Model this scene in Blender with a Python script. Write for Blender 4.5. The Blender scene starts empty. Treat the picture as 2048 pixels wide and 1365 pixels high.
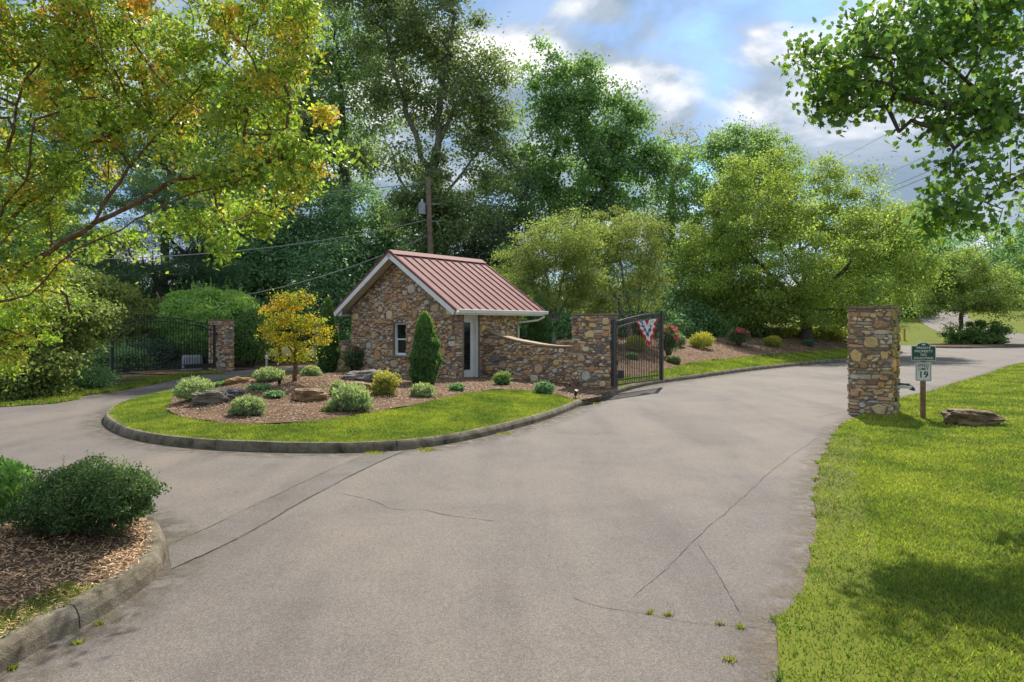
import bpy, math, random
import numpy as np
from mathutils import Vector, Matrix, noise as mnoise
from mathutils.geometry import delaunay_2d_cdt

random.seed(7)
S = bpy.context.scene
COL = S.collection

# ------------------------------------------------------------------ camera
FPX, HORIZ, CAMZ = 1365.33, 650.0, 2.0
cam_d = bpy.data.cameras.new('camera')
cam = bpy.data.objects.new('camera', cam_d); COL.objects.link(cam)
cam.location = (0, 0, CAMZ); cam.rotation_euler = (math.radians(90), 0, 0)
cam_d.lens = 24.0; cam_d.sensor_width = 36.0; cam_d.shift_y = -32.5/2048
cam_d.clip_start = 0.1; cam_d.clip_end = 3000
S.camera = cam

# ------------------------------------------------------------------ sky + sun
SUN_AZ = math.atan2(0.29, 0.956); SUN_EL = math.radians(49)
W = bpy.data.worlds.new('World'); S.world = W; W.use_nodes = True
nt = W.node_tree; nt.nodes.clear()
N = nt.nodes.new; Lk = nt.links.new
sky = N('ShaderNodeTexSky'); sky.sky_type = 'NISHITA'; sky.sun_disc = False
sky.sun_elevation = SUN_EL; sky.sun_rotation = SUN_AZ; sky.dust_density = 0.6; sky.ozone_density = 2.0
tc = N('ShaderNodeTexCoord')
mp = N('ShaderNodeMapping'); mp.inputs['Scale'].default_value = (1.0, 1.0, 2.1); mp.inputs['Location'].default_value = (3.35, 1.2, 0.18)
Lk(tc.outputs['Generated'], mp.inputs['Vector'])
n1 = N('ShaderNodeTexNoise'); n1.inputs['Scale'].default_value = 3.6; n1.inputs['Detail'].default_value = 9; n1.inputs['Roughness'].default_value = 0.52; n1.inputs['Distortion'].default_value = 0.35
Lk(mp.outputs[0], n1.inputs['Vector'])
cov = N('ShaderNodeValToRGB'); cov.color_ramp.elements[0].position = 0.32; cov.color_ramp.elements[1].position = 0.50
Lk(n1.outputs['Fac'], cov.inputs[0])
mp2 = N('ShaderNodeMapping'); mp2.inputs['Scale'].default_value = (1.0, 1.0, 2.1); mp2.inputs['Location'].default_value = (3.33, 1.2, 0.29)
Lk(tc.outputs['Generated'], mp2.inputs['Vector'])
n2 = N('ShaderNodeTexNoise'); n2.inputs['Scale'].default_value = 3.6; n2.inputs['Detail'].default_value = 9; n2.inputs['Roughness'].default_value = 0.52; n2.inputs['Distortion'].default_value = 0.35
Lk(mp2.outputs[0], n2.inputs['Vector'])
dif = N('ShaderNodeMath'); dif.operation = 'SUBTRACT'; Lk(n1.outputs['Fac'], dif.inputs[0]); Lk(n2.outputs['Fac'], dif.inputs[1])
sc = N('ShaderNodeMath'); sc.operation = 'MULTIPLY_ADD'; Lk(dif.outputs[0], sc.inputs[0]); sc.inputs[1].default_value = 3.4; sc.inputs[2].default_value = 0.34
cc = N('ShaderNodeValToRGB')
cc.color_ramp.elements[0].position = 0.05; cc.color_ramp.elements[0].color = (1.15, 1.55, 2.0, 1)
cc.color_ramp.elements[1].position = 0.95; cc.color_ramp.elements[1].color = (5.0, 4.95, 5.1, 1)
e = cc.color_ramp.elements.new(0.45); e.color = (1.95, 2.3, 2.75, 1)
Lk(sc.outputs[0], cc.inputs[0])
mixc = N('ShaderNodeMixRGB'); Lk(cov.outputs[0], mixc.inputs[0]); skt = N('ShaderNodeMixRGB'); skt.blend_type = 'MULTIPLY'; skt.inputs[0].default_value = 1.0; skt.inputs[2].default_value = (.47, .62, .78, 1); Lk(sky.outputs[0], skt.inputs[1]); Lk(skt.outputs[0], mixc.inputs[1]); Lk(cc.outputs[0], mixc.inputs[2])
bg = N('ShaderNodeBackground'); bg.inputs['Strength'].default_value = 0.118
Lk(mixc.outputs[0], bg.inputs['Color'])
wo = N('ShaderNodeOutputWorld'); Lk(bg.outputs[0], wo.inputs['Surface'])

sl = bpy.data.lights.new('sun', 'SUN'); sl.energy = 3.0; sl.angle = math.radians(0.55); sl.color = (1.0, 0.93, 0.82)
sun = bpy.data.objects.new('sun', sl); COL.objects.link(sun)
sd = Vector((math.sin(SUN_AZ)*math.cos(SUN_EL), math.cos(SUN_AZ)*math.cos(SUN_EL), math.sin(SUN_EL)))
sun.rotation_euler = sd.to_track_quat('Z', 'Y').to_euler(); sun.location = sd*60
S.view_settings.view_transform = 'Standard'; S.view_settings.look = 'None'
S.view_settings.exposure = 1.18; S.view_settings.gamma = 1.0
S.render.engine = 'CYCLES'
S.cycles.max_bounces = 10; S.cycles.diffuse_bounces = 6; S.cycles.transmission_bounces = 6

# ------------------------------------------------------------------ helpers
def g(px, py, z=0.0):
    Y = FPX*(CAMZ - z)/(py - HORIZ)
    return ((px-1024)/FPX*Y, Y)
def at(px, py, Y):
    return Vector(((px-1024)/FPX*Y, Y, CAMZ + (HORIZ-py)/FPX*Y))
def link(o, parent=None, ploc=None):
    COL.objects.link(o)
    if parent is not None:
        o.parent = parent
        o.matrix_parent_inverse = Matrix.Translation(Vector(root_loc(parent))).inverted()
    return o
def root_loc(o):
    p = Vector((0, 0, 0))
    while o is not None:
        if o.parent is None: p += o.location
        o = o.parent
    return p
def tag(o, label, cat, group=None, kind=None):
    o['label'] = label; o['category'] = cat
    if group: o['group'] = group
    if kind: o['kind'] = kind
    return o
def thing(name, label, cat, loc, group=None, kind=None):
    o = bpy.data.objects.new(name, None); COL.objects.link(o); o.location = loc; o.empty_display_size = 0.2
    return tag(o, label, cat, group, kind)
def part(name, me, mat, parent, kind=None):
    if mat is not None and len(me.materials) == 0: me.materials.append(mat)
    o = bpy.data.objects.new(name, me); link(o, parent)
    # parts of parts: parent chain origin is the root's location, meshes are in world space
    if kind: o['kind'] = kind
    return o
def sub(name, me, mat, parent, kind=None):
    if mat is not None and len(me.materials) == 0: me.materials.append(mat)
    o = bpy.data.objects.new(name, me); COL.objects.link(o); o.parent = parent
    # the parent part has an identity world matrix
    if kind: o['kind'] = kind
    return o
def top(name, me, mat, label, cat, group=None, kind=None):
    if mat is not None and len(me.materials) == 0: me.materials.append(mat)
    o = bpy.data.objects.new(name, me); COL.objects.link(o)
    return tag(o, label, cat, group, kind)
def pmesh(name, verts, faces, smooth=False, col=None):
    me = bpy.data.meshes.new(name); me.from_pydata([tuple(v) for v in verts], [], faces)
    if smooth: me.polygons.foreach_set('use_smooth', [True]*len(me.polygons))
    if col is not None:
        a = me.color_attributes.new('tint', 'FLOAT_COLOR', 'POINT')
        c = np.asarray(col, dtype=np.float32)
        if c.ndim == 1: c = np.tile(c, (len(verts), 1))
        a.data.foreach_set('color', np.hstack([c[:, :3], np.ones((len(c), 1), np.float32)]).ravel())
    me.update(); return me
def nmesh(name, V, F, col=None, smooth=False):
    V = np.asarray(V, np.float32); F = np.asarray(F, np.int32); M, k = F.shape
    me = bpy.data.meshes.new(name)
    me.vertices.add(len(V)); me.vertices.foreach_set('co', V.ravel())
    me.loops.add(M*k); me.loops.foreach_set('vertex_index', F.ravel())
    me.polygons.add(M); me.polygons.foreach_set('loop_start', np.arange(0, M*k, k, dtype=np.int32))
    if smooth: me.polygons.foreach_set('use_smooth', np.ones(M, dtype=bool))
    me.update(calc_edges=True)
    if col is not None:
        a = me.color_attributes.new('tint', 'FLOAT_COLOR', 'POINT')
        a.data.foreach_set('color', np.hstack([np.asarray(col, np.float32), np.ones((len(V), 1), np.float32)]).ravel())
    return me
class MB:
    """collects boxes / prisms / tubes into one mesh"""
    def __init__(s): s.v = []; s.f = []
    def add(s, v, f):
        o = len(s.v); s.v += [tuple(p) for p in v]; s.f += [[i+o for i in q] for q in f]; return s
    def hexa(s, p):   # 8 points: bottom 4 (ccw), top 4
        return s.add(p, [[3,2,1,0],[4,5,6,7],[0,1,5,4],[1,2,6,5],[2,3,7,6],[3,0,4,7]])
    def box(s, c, ex, ey, ez, hx, hy, hz):
        c = Vector(c); ex, ey, ez = Vector(ex), Vector(ey), Vector(ez)
        P = [c+ex*(a*hx)+ey*(b*hy)+ez*(d*hz) for d in (-1, 1) for a, b in ((-1,-1),(1,-1),(1,1),(-1,1))]
        return s.hexa(P)
    def prism(s, pts, d):   # planar polygon extruded by d
        n = len(pts); d = Vector(d); P = [Vector(p) for p in pts]
        return s.add(P+[p+d for p in P], [list(range(n))[::-1], list(range(n, 2*n))]+[[i,(i+1)%n,(i+1)%n+n,i+n] for i in range(n)])
    def tube(s, pts, r, n=8, cap=True):
        P = [Vector(p) for p in pts]; rr = r if isinstance(r, (list, tuple)) else [r]*len(P)
        rings = []; o = len(s.v)
        for i, p in enumerate(P):
            t = (P[min(i+1, len(P)-1)]-P[max(i-1, 0)]).normalized()
            a = t.cross(Vector((0, 0, 1)) if abs(t.z) < .9 else Vector((1, 0, 0))).normalized(); b = t.cross(a)
            for k in range(n):
                an = 2*math.pi*k/n; s.v.append(tuple(p+(a*math.cos(an)+b*math.sin(an))*rr[i]))
        for i in range(len(P)-1):
            for k in range(n):
                s.f.append([o+i*n+k, o+i*n+(k+1) % n, o+(i+1)*n+(k+1) % n, o+(i+1)*n+k])
        if cap:
            s.f.append([o+k for k in range(n)]); s.f.append([o+(len(P)-1)*n+k for k in range(n)][::-1])
        return s
    def mesh(s, name, smooth=False): return pmesh(name, s.v, s.f, smooth)
def catmull(P, step=0.25, closed=False):
    P = [Vector((p[0], p[1])) for p in P]; out = []
    n = len(P)
    for i in range(n if closed else n-1):
        if closed: a, b, c, d = P[i-1], P[i], P[(i+1) % n], P[(i+2) % n]
        else: a, b, c, d = P[max(i-1, 0)], P[i], P[i+1], P[min(i+2, n-1)]
        m = max(1, int((c-b).length/step))
        for k in range(m):
            t = k/m
            out.append(0.5*((2*b)+(c-a)*t+(2*a-5*b+4*c-d)*t*t+(3*b-a-3*c+d)*t**3))
    if not closed: out.append(P[-1])
    return [(p.x, p.y) for p in out]
def offset(P, d):
    out = []
    for i, p in enumerate(P):
        a = Vector(P[max(i-1, 0)]); b = Vector(P[min(i+1, len(P)-1)]); t = (b-a).normalized()
        out.append((p[0]-t.y*d, p[1]+t.x*d))
    return out
def inside(poly, x, y):
    x = np.asarray(x); y = np.asarray(y); r = np.zeros(x.shape, bool); n = len(poly)
    for i in range(n):
        x0, y0 = poly[i]; x1, y1 = poly[(i+1) % n]
        if y0 == y1: continue
        c = ((y0 > y) != (y1 > y)) & (x < (x1-x0)*(y-y0)/(y1-y0)+x0)
        r ^= c
    return r
def dist_poly(P, x, y):
    x = np.asarray(x, float); y = np.asarray(y, float); d = np.full(x.shape, 1e9)
    for i in range(len(P)-1):
        x0, y0 = P[i]; x1, y1 = P[i+1]; dx, dy = x1-x0, y1-y0; L2 = dx*dx+dy*dy+1e-12
        t = np.clip(((x-x0)*dx+(y-y0)*dy)/L2, 0, 1)
        d = np.minimum(d, np.hypot(x-x0-t*dx, y-y0-t*dy))
    return d
def sst(a, b, x):
    t = np.clip((np.asarray(x, float)-a)/(b-a), 0, 1); return t*t*(3-2*t)
def sheet(name, poly, spacing, zf, inner_jit=0.25):
    xs = [p[0] for p in poly]; ys = [p[1] for p in poly]
    rg = np.random.default_rng(5)
    gx, gy = np.meshgrid(np.arange(min(xs), max(xs), spacing), np.arange(min(ys), max(ys), spacing))
    gx = gx.ravel()+rg.uniform(-1, 1, gx.size)*spacing*inner_jit; gy = gy.ravel()+rg.uniform(-1, 1, gy.size)*spacing*inner_jit
    k = inside(poly, gx, gy) & (dist_poly(list(poly)+[poly[0]], gx, gy) > spacing*.35)
    gx, gy = gx[k], gy[k]
    pts = [Vector((p[0], p[1])) for p in poly]+[Vector((a, b)) for a, b in zip(gx, gy)]
    n = len(poly)
    v, e, f, *_ = delaunay_2d_cdt(pts, [], [list(range(n))], 1, 1e-5)
    X = np.array([p.x for p in v]); Y = np.array([p.y for p in v]); Z = zf(X, Y)
    return pmesh(name, np.stack([X, Y, Z], 1), [list(q) for q in f], True)

# ------------------------------------------------------------------ materials
def new_mat(name):
    m = bpy.data.materials.new(name); m.use_nodes = True; t = m.node_tree; t.nodes.clear()
    o = t.nodes.new('ShaderNodeOutputMaterial'); b = t.nodes.new('ShaderNodeBsdfPrincipled')
    t.links.new(b.outputs[0], o.inputs[0]); return m, t, b, o
def pos(t):
    return t.nodes.new('ShaderNodeNewGeometry').outputs['Position']
def tnoise(t, scale, detail=4, rough=.55, vec=None, dist=0):
    n = t.nodes.new('ShaderNodeTexNoise'); n.inputs['Scale'].default_value = scale; n.inputs['Detail'].default_value = detail
    n.inputs['Roughness'].default_value = rough; n.inputs['Distortion'].default_value = dist
    t.links.new(vec if vec is not None else pos(t), n.inputs['Vector']); return n.outputs['Fac']
def ramp(t, fac, stops):
    r = t.nodes.new('ShaderNodeValToRGB'); t.links.new(fac, r.inputs[0])
    while len(r.color_ramp.elements) < len(stops): r.color_ramp.elements.new(.5)
    for el, (p, c) in zip(r.color_ramp.elements, stops):
        el.position = p; el.color = (*c, 1) if len(c) == 3 else c
    return r.outputs[0]
def mix(t, fac, a, b, mode='MIX'):
    m = t.nodes.new('ShaderNodeMixRGB'); m.blend_type = mode
    for i, q in enumerate((fac, a, b)):
        if hasattr(q, 'is_linked'): t.links.new(q, m.inputs[i])
        elif isinstance(q, (int, float)): m.inputs[i].default_value = q
        else: m.inputs[i].default_value = (*q, 1)
    return m.outputs[0]
def bump(t, b, h, strength=.4, dist=.02):
    n = t.nodes.new('ShaderNodeBump'); n.inputs['Strength'].default_value = strength; n.inputs['Distance'].default_value = dist
    t.links.new(h, n.inputs['Height']); t.links.new(n.outputs[0], b.inputs['Normal'])
def plain(name, c, rough=.6, var=.18, scale=6, bstr=.15, metal=0, bscale=60):
    m, t, b, o = new_mat(name)
    f = tnoise(t, scale, 5)
    c0 = tuple(x*(1-var) for x in c); c1 = tuple(min(1, x*(1+var)) for x in c)
    t.links.new(ramp(t, f, [(.3, c0), (.7, c1)]), b.inputs['Base Color'])
    b.inputs['Roughness'].default_value = rough; b.inputs['Metallic'].default_value = metal
    if bstr: bump(t, b, tnoise(t, bscale, 3), bstr, .004)
    return m
def attr(t):
    a = t.nodes.new('ShaderNodeAttribute'); a.attribute_name = 'tint'; return a.outputs['Color']
def leaf_mat(name, trans=.42, rough=.5, spec=.35):
    m, t, b, o = new_mat(name); c = attr(t)
    t.links.new(c, b.inputs['Base Color']); b.inputs['Roughness'].default_value = rough
    b.inputs['Specular IOR Level'].default_value = spec
    tr = t.nodes.new('ShaderNodeBsdfTranslucent')
    t.links.new(mix(t, 1.0, c, (1.14, 1.2, .72), 'MULTIPLY'), tr.inputs[0])
    mx = t.nodes.new('ShaderNodeMixShader'); mx.inputs[0].default_value = trans
    t.links.new(b.outputs[0], mx.inputs[1]); t.links.new(tr.outputs[0], mx.inputs[2]); t.links.new(mx.outputs[0], o.inputs[0])
    return m
M = {}
M['leaf'] = leaf_mat('leaf', .52, .6, .18); M['leaf_gloss'] = leaf_mat('leaf_gloss', .42, .48, .28); M['grass'] = leaf_mat('grass', .4, .6, .2)
M['petal'] = leaf_mat('petal', .3, .6, .2)
def stone_mat(name):
    m, t, b, o = new_mat(name); c = attr(t); f = tnoise(t, 22, 6, .65); f2 = tnoise(t, 5, 3)
    c = mix(t, .85, c, ramp(t, f, [(.25, (.6, .58, .56)), (.5, (1.05, 1.05, 1.05)), (.75, (1.4, 1.36, 1.28))]), 'MULTIPLY')
    c = mix(t, .5, c, ramp(t, f2, [(.35, (.75, .78, .72)), (.65, (1.15, 1.08, 1.0))]), 'MULTIPLY')
    t.links.new(c, b.inputs['Base Color']); b.inputs['Roughness'].default_value = .82
    bump(t, b, f, .7, .02); return m
M['stone'] = stone_mat('stone')
M['mortar'] = plain('mortar', (.24, .20, .16), .95, .35, 14, .5)
def asphalt():
    m, t, b, o = new_mat('asphalt')
    sp = tnoise(t, 120, 2, .7); f2 = tnoise(t, .32, 6, .6, dist=.6); f3 = tnoise(t, 1.7, 5, .6)
    vo = t.nodes.new('ShaderNodeTexVoronoi'); vo.inputs['Scale'].default_value = 75; t.links.new(pos(t), vo.inputs['Vector'])
    c = ramp(t, sp, [(.3, (.082, .073, .066)), (.5, (.146, .130, .117)), (.72, (.245, .22, .2))])
    c = mix(t, .55, c, ramp(t, vo.outputs['Color'], [(.1, (.55, .54, .53)), (.55, (1, 1, 1)), (.9, (1.5, 1.47, 1.42))]), 'MULTIPLY')
    c = mix(t, .8, c, ramp(t, f2, [(.28, (.70, .70, .73)), (.5, (1, .98, .96)), (.72, (1.2, 1.12, 1.02))]), 'MULTIPLY')
    c = mix(t, .5, c, ramp(t, f3, [(.3, (.8, .8, .81)), (.6, (1.06, 1.04, 1.02))]), 'MULTIPLY')
    mpn = t.nodes.new('ShaderNodeMapping'); mpn.inputs['Rotation'].default_value = (0, 0, .45); mpn.inputs['Scale'].default_value = (1.1, .16, 1); t.links.new(pos(t), mpn.inputs['Vector'])
    f4 = tnoise(t, 1.0, 5, .55, mpn.outputs[0], .4)
    c = mix(t, .75, c, ramp(t, f4, [(.34, (.74, .73, .74)), (.52, (1, 1, 1)), (.7, (1.12, 1.07, 1.0))]), 'MULTIPLY')
    f5 = tnoise(t, 2.6, 3, .7, dist=1.2)
    c = mix(t, .6, c, ramp(t, f5, [(.66, (1, 1, 1)), (.74, (.62, .6, .58))]), 'MULTIPLY')
    t.links.new(c, b.inputs['Base Color']); b.inputs['Roughness'].default_value = .85
    bump(t, b, sp, .55, .006); return m
M['asphalt'] = asphalt()
def patch():
    m, t, b, o = new_mat('patch_concrete')
    sp = tnoise(t, 110, 2, .7); f2 = tnoise(t, 1.2, 5, .6)
    c = ramp(t, sp, [(.3, (.066, .059, .053)), (.5, (.132, .118, .106)), (.72, (.235, .214, .192))])
    c = mix(t, .8, c, ramp(t, f2, [(.3, (.62, .6, .52)), (.6, (1.02, 1.02, 1.03))]), 'MULTIPLY')
    t.links.new(c, b.inputs['Base Color']); b.inputs['Roughness'].default_value = .9; bump(t, b, sp, .5, .005); return m
M['patch'] = patch()
def kerbm():
    m, t, b, o = new_mat('kerb_concrete')
    f = tnoise(t, 3.2, 9, .74, dist=.5); sp = tnoise(t, 70, 4, .7)
    c = ramp(t, f, [(.34, (.045, .036, .020)), (.46, (.135, .112, .072)), (.62, (.25, .215, .155))])
    c = mix(t, .5, c, ramp(t, sp, [(.3, (.7, .7, .7)), (.7, (1.2, 1.2, 1.2))]), 'MULTIPLY')
    t.links.new(c, b.inputs['Base Color']); b.inputs['Roughness'].default_value = .9; bump(t, b, sp, .9, .012); return m
M['kerb'] = kerbm()
def groundm(name, stops, s1, s2, bs=.8, bd=.03):
    m, t, b, o = new_mat(name)
    f = tnoise(t, s1, 6, .7); f2 = tnoise(t, s2, 4, .6)
    c = ramp(t, f, stops); c = mix(t, .7, c, ramp(t, f2, [(.3, (.72, .74, .7)), (.68, (1.25, 1.2, 1.1))]), 'MULTIPLY')
    t.links.new(c, b.inputs['Base Color']); b.inputs['Roughness'].default_value = .95; b.inputs['Specular IOR Level'].default_value = .15
    bump(t, b, f, bs, bd); return m
M['lawn'] = groundm('lawn', [(.25, (.055, .078, .012)), (.5, (.125, .155, .018)), (.76, (.21, .22, .03))], 75, .8, .6, .015)
M['mulch'] = groundm('mulch', [(.3, (.06, .035, .022)), (.5, (.16, .10, .065)), (.72, (.34, .235, .16))], 42, 1.1)
M['litter'] = groundm('forest_litter', [(.3, (.022, .026, .010)), (.5, (.05, .05, .02)), (.72, (.10, .085, .04))], 9, .5)
M['bark'] = groundm('bark', [(.3, (.045, .035, .028)), (.5, (.10, .085, .07)), (.72, (.19, .17, .145))], 14, 2)
M['bark_red'] = groundm('bark_red', [(.3, (.07, .04, .025)), (.5, (.15, .09, .055)), (.72, (.26, .18, .12))], 14, 2)
M['bark_grey'] = groundm('bark_grey', [(.3, (.10, .095, .08)), (.5, (.20, .19, .17)), (.72, (.34, .33, .30))], 9, 2)
M['roof_metal'] = plain('roof_metal', (.215, .082, .076), .72, .16, 3.0, .05, 0.0, 9); M['roof_metal'].node_tree.nodes['Principled BSDF'].inputs['Specular IOR Level'].default_value = .25
M['white_paint'] = plain('white_paint', (.80, .81, .77), .55, .06, 3, .05)
M['cream_paint'] = plain('cream_paint', (.60, .57, .47), .6, .10, 3, .05)
M['black_metal'] = plain('black_metal', (.03, .032, .032), .38, .2, 8, .05)
M['grey_metal'] = plain('grey_metal', (.30, .33, .36), .45, .1, 5, .05)
M['grey_plastic'] = plain('grey_plastic', (.22, .25, .29), .6, .1, 5, .05)
M['post_wood'] = plain('post_wood', (.20, .115, .06), .8, .35, 12, .3)
M['pole_wood'] = plain('pole_wood', (.22, .155, .115), .85, .3, 5, .3)
M['sign_green'] = plain('sign_green', (.018, .070, .048), .45, .12, 8, 0)
M['sign_white'] = plain('sign_white', (.66, .68, .64), .45, .05, 8, 0)
M['letter_white'] = plain('letter_white', (.80, .80, .77), .5, .02, 8, 0)
M['letter_black'] = plain('letter_black', (.015, .015, .016), .5, .02, 8, 0)
M['wire'] = plain('wire', (.30, .29, .27), .6, .1, 5, 0)
M['wire_dark'] = plain('wire_dark', (.03, .03, .03), .6, .1, 5, 0)
M['yellow'] = plain('marker_yellow', (.62, .33, .03), .55, .12, 8, 0)
M['crack'] = plain('crack_filler', (.062, .055, .045), .95, .4, 8, .3)
M['crack_moss'] = plain('crack_moss', (.085, .080, .035), .95, .5, 6, .3)
def glassm():
    m, t, b, o = new_mat('dark_glass'); b.inputs['Base Color'].default_value = (.012, .018, .018, 1)
    b.inputs['Roughness'].default_value = .04; b.inputs['Specular IOR Level'].default_value = .6; return m
M['glass'] = glassm()
def tintm(name, rough):
    m, t, b, o = new_mat(name); t.links.new(attr(t), b.inputs['Base Color']); b.inputs['Roughness'].default_value = rough; return m
M['cloth'] = tintm('cloth', .8)
M['chips'] = tintm('chips', .9)
M['dark_room'] = plain('room_plaster', (.30, .29, .27), .9, .1, 3, 0)

# ------------------------------------------------------------------ plan geometry
U = Vector((-0.77, 0.638, 0)).normalized(); VV = Vector((0.638, 0.77, 0)).normalized(); ZZ = Vector((0, 0, 1))
C0 = Vector((-1.8, 22.0, 0))
def H(t, s, z=0.0): return C0+U*t+VV*s+ZZ*z

main_kerb_px = [(590,748),(520,755),(450,764),(350,787),(300,798),(250,812),(217,829),(208,848),(240,870),(300,886),(400,898),(500,903.5),(600,906),
                (700,906),(800,901),(900,888),(1000,866),(1100,838),(1160,814),(1220,793),(1300,771),(1400,756.5),(1500,742.5),(1600,731.5),(1700,721.5),(1770,713),(1806,706)]
KERB = [(-4.3,34.2),(-6.5,31.2)]+[g(*p) for p in main_kerb_px]+[(27.6,50.5),(26.6,55.5),(23.0,58.5)]
KERB = catmull(KERB, .3)
KERB_IN = offset(KERB, 0.10)     # land lies on the left-hand side of the line
if not inside(KERB_IN+[(15,75),(-4,70)], np.array([0.0]), np.array([18.0]))[0] or np.hypot(KERB_IN[80][0], KERB_IN[80][1]) < np.hypot(*KERB[80]):
    KERB_IN = offset(KERB, -0.10)
LAND = KERB_IN+[(16, 66), (5, 72), (2, 44)]
gate_pt = Vector((2.82, 19.66, 0))
def zland(x, y):
    x = np.asarray(x, float); y = np.asarray(y, float)
    d = dist_poly(KERB[::3]+[KERB[-1]], x, y)
    z = 0.135+0.03*sst(0, 2, d)
    z = z+0.42*np.exp(-(((x+5.6)/2.6)**2+((y-17.6)/3.2)**2))*sst(0, 2.5, d)
    z = z+0.10*np.exp(-(((x+3.5)/4.5)**2+((y-20.5)/4)**2))*sst(0, 3, d)
    q = (x-gate_pt.x)*VV.x+(y-gate_pt.y)*VV.y
    prof = np.interp(d, [0, .8, 2, 4.5, 8, 20], [0, .10, .36, .88, 1.08, 1.3])
    return z+prof*sst(0, 3.5, q)*sst(-7, -1, x)
def zfar(x, y):
    x = np.asarray(x, float); y = np.asarray(y, float)
    return np.minimum(.1*np.maximum(0, y-66), 12)*sst(8, 24, x)
def hit(px, py, zf):
    Y = np.arange(6, 170, .04); X = (px-1024)/FPX*Y; Z = CAMZ+(HORIZ-py)/FPX*Y
    k = np.nonzero(Z <= zf(X, Y))[0]
    i = k[0] if len(k) else len(Y)-1
    return Vector((X[i], Y[i], float(zf(X[i:i+1], Y[i:i+1])[0])))
def hl(px, py): return hit(px, py, zland)
flat = lambda z: (lambda x, y: np.full(np.shape(x), z, float))

# ------------------------------------------------------------------ ground, roads, lawns
gx = np.unique(np.concatenate([np.linspace(-400, -40, 13), np.linspace(-40, 120, 81), np.linspace(120, 400, 11)]))
gy = np.unique(np.concatenate([np.linspace(-60, 60, 31), np.linspace(60, 66, 4), np.linspace(66, 190, 63), np.linspace(190, 600, 12)]))
GX, GY = np.meshgrid(gx, gy); gz = zfar(GX, GY)-.06
idx = np.arange(GX.size).reshape(GX.shape)
F = np.stack([idx[:-1, :-1], idx[:-1, 1:], idx[1:, 1:], idx[1:, :-1]], -1).reshape(-1, 4)
top('ground', nmesh('ground', np.stack([GX, GY, gz], -1).reshape(-1, 3), F, smooth=True), M['litter'], 'dark leaf-littered ground under the trees', 'ground', kind='structure')

RIGHT_EDGE = catmull([(0.9,-8),(1.05,0),(1.47,3.82),(2.09,4.96),(2.67,6.07),(3.49,7.8),(5.0,10.9),(6.6,13.6),(8.4,15.9),(10.3,18.2),(12.4,20.2),(14.5,22.6),(19.5,27.9),(26.6,35.5),(40,47),(62,58),(90,66)], .5)
rg = np.random.default_rng(3)
RIGHT_EDGE = [(x+float(rg.normal(0, .025)), y+float(rg.normal(0, .025))) for x, y in RIGHT_EDGE]
LEFT_FAR = [g(440,745),(-12.9,28.2),g(328,753),g(270,765),g(180,781),g(90,794),g(0,808),(-20,15.6),(-45,13.0)]
ROAD = RIGHT_EDGE+[(90,66.02),(26,66.02),(25,60),(20,60),(10,57),(0,46),(-4,40),(-9.3,34),(-11.6,31)]+LEFT_FAR+[(-45,-8)]
top('road', sheet('road', ROAD, 1.2, flat(0)), M['asphalt'], 'pale grey weathered asphalt drive forking round the island', 'road', kind='structure')
dpx = [(1894,672),(1870,661.5),(1848,649),(1835,637),(1831,629),(1837,622),(1855,615),(1900,608),(1940,612),(1932,622),(1942,640),(1975,655),(2015,664),(2060,671),(2140,688)]
DRV = [hit(a, b, zfar) for a, b in dpx]; DRV = catmull([(p.x, p.y) for p in DRV], 1.5)+[(75, 66.03), (DRV[0].x, 66.03)]
top('driveway', sheet('driveway', DRV, 2.0, lambda x, y: zfar(x, y)+.012), M['asphalt'], 'asphalt driveway climbing the far lawn behind the shrub island', 'driveway', kind='structure')
hill = [(26, 66.05), (26, 130), (60, 150), (130, 150), (130, 66.05)]
top('hill_lawn', sheet('hill_lawn', hill, 4, lambda x, y: zfar(x, y)-.03), M['lawn'], 'mown lawn rising behind the far road', 'lawn', kind='structure')
RL = RIGHT_EDGE+[(90, -8)]
top('right_lawn', sheet('right_lawn', RL, 1.5, lambda x, y: .028+0*x), M['lawn'], 'sunny mown lawn beside the road and sign post', 'lawn', kind='structure')
top('island_lawn', sheet('island_lawn', LAND, .6, zland), M['lawn'], 'mown lawn inside the gatehouse island kerb', 'lawn', kind='structure')
# mulch beds on the island
def bed(name, px, label, lift=.02, sp=.45, extra=[]):
    P = [hl(a, b) for a, b in px]; poly = catmull([(p.x, p.y) for p in P]+extra, .3, True)
    rgb = np.random.default_rng(11)
    poly = [(x+float(rgb.normal(0, .02)), y+float(rgb.normal(0, .02))) for x, y in poly]
    top(name, sheet(name, poly, sp, lambda x, y: zland(x, y)+lift+.025*np.sin(x*3.1+y*1.7)*np.sin(y*2.3-x)), M['mulch'], label, 'mulch bed', kind='structure')
    return poly
BED1 = bed('mulch_bed', [(336,812),(345,829),(400,843),(500,850.5),(560,850),(640,843),(700,834),(760,824),(830,812),(875,800),(940,787.5),(1000,781),(1060,783),(1110,790),(1150,800.5),(1195,795)],
           'mounded bark mulch bed with boulders in front of the gatehouse', extra=[(2.9, 20.2), (1.6, 21.6), (-.8, 23.2), (-2.6, 25.5), (-6.6, 26.6), (-8.4, 25.2), (-9.2, 22.5), (-9.3, 19.5)])
BED2 = bed('bank_mulch', [(1240,752),(1330,739),(1400,724),(1480,716),(1560,708.5),(1640,702),(1700,697)], 'bark mulch bank planted with roses behind the roadside grass',
           extra=[(24.5, 47.5), (24, 53), (19, 56), (10, 52), (4, 44), (1.5, 36), (1.0, 29), (1.6, 24.6)], sp=.7)
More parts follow.
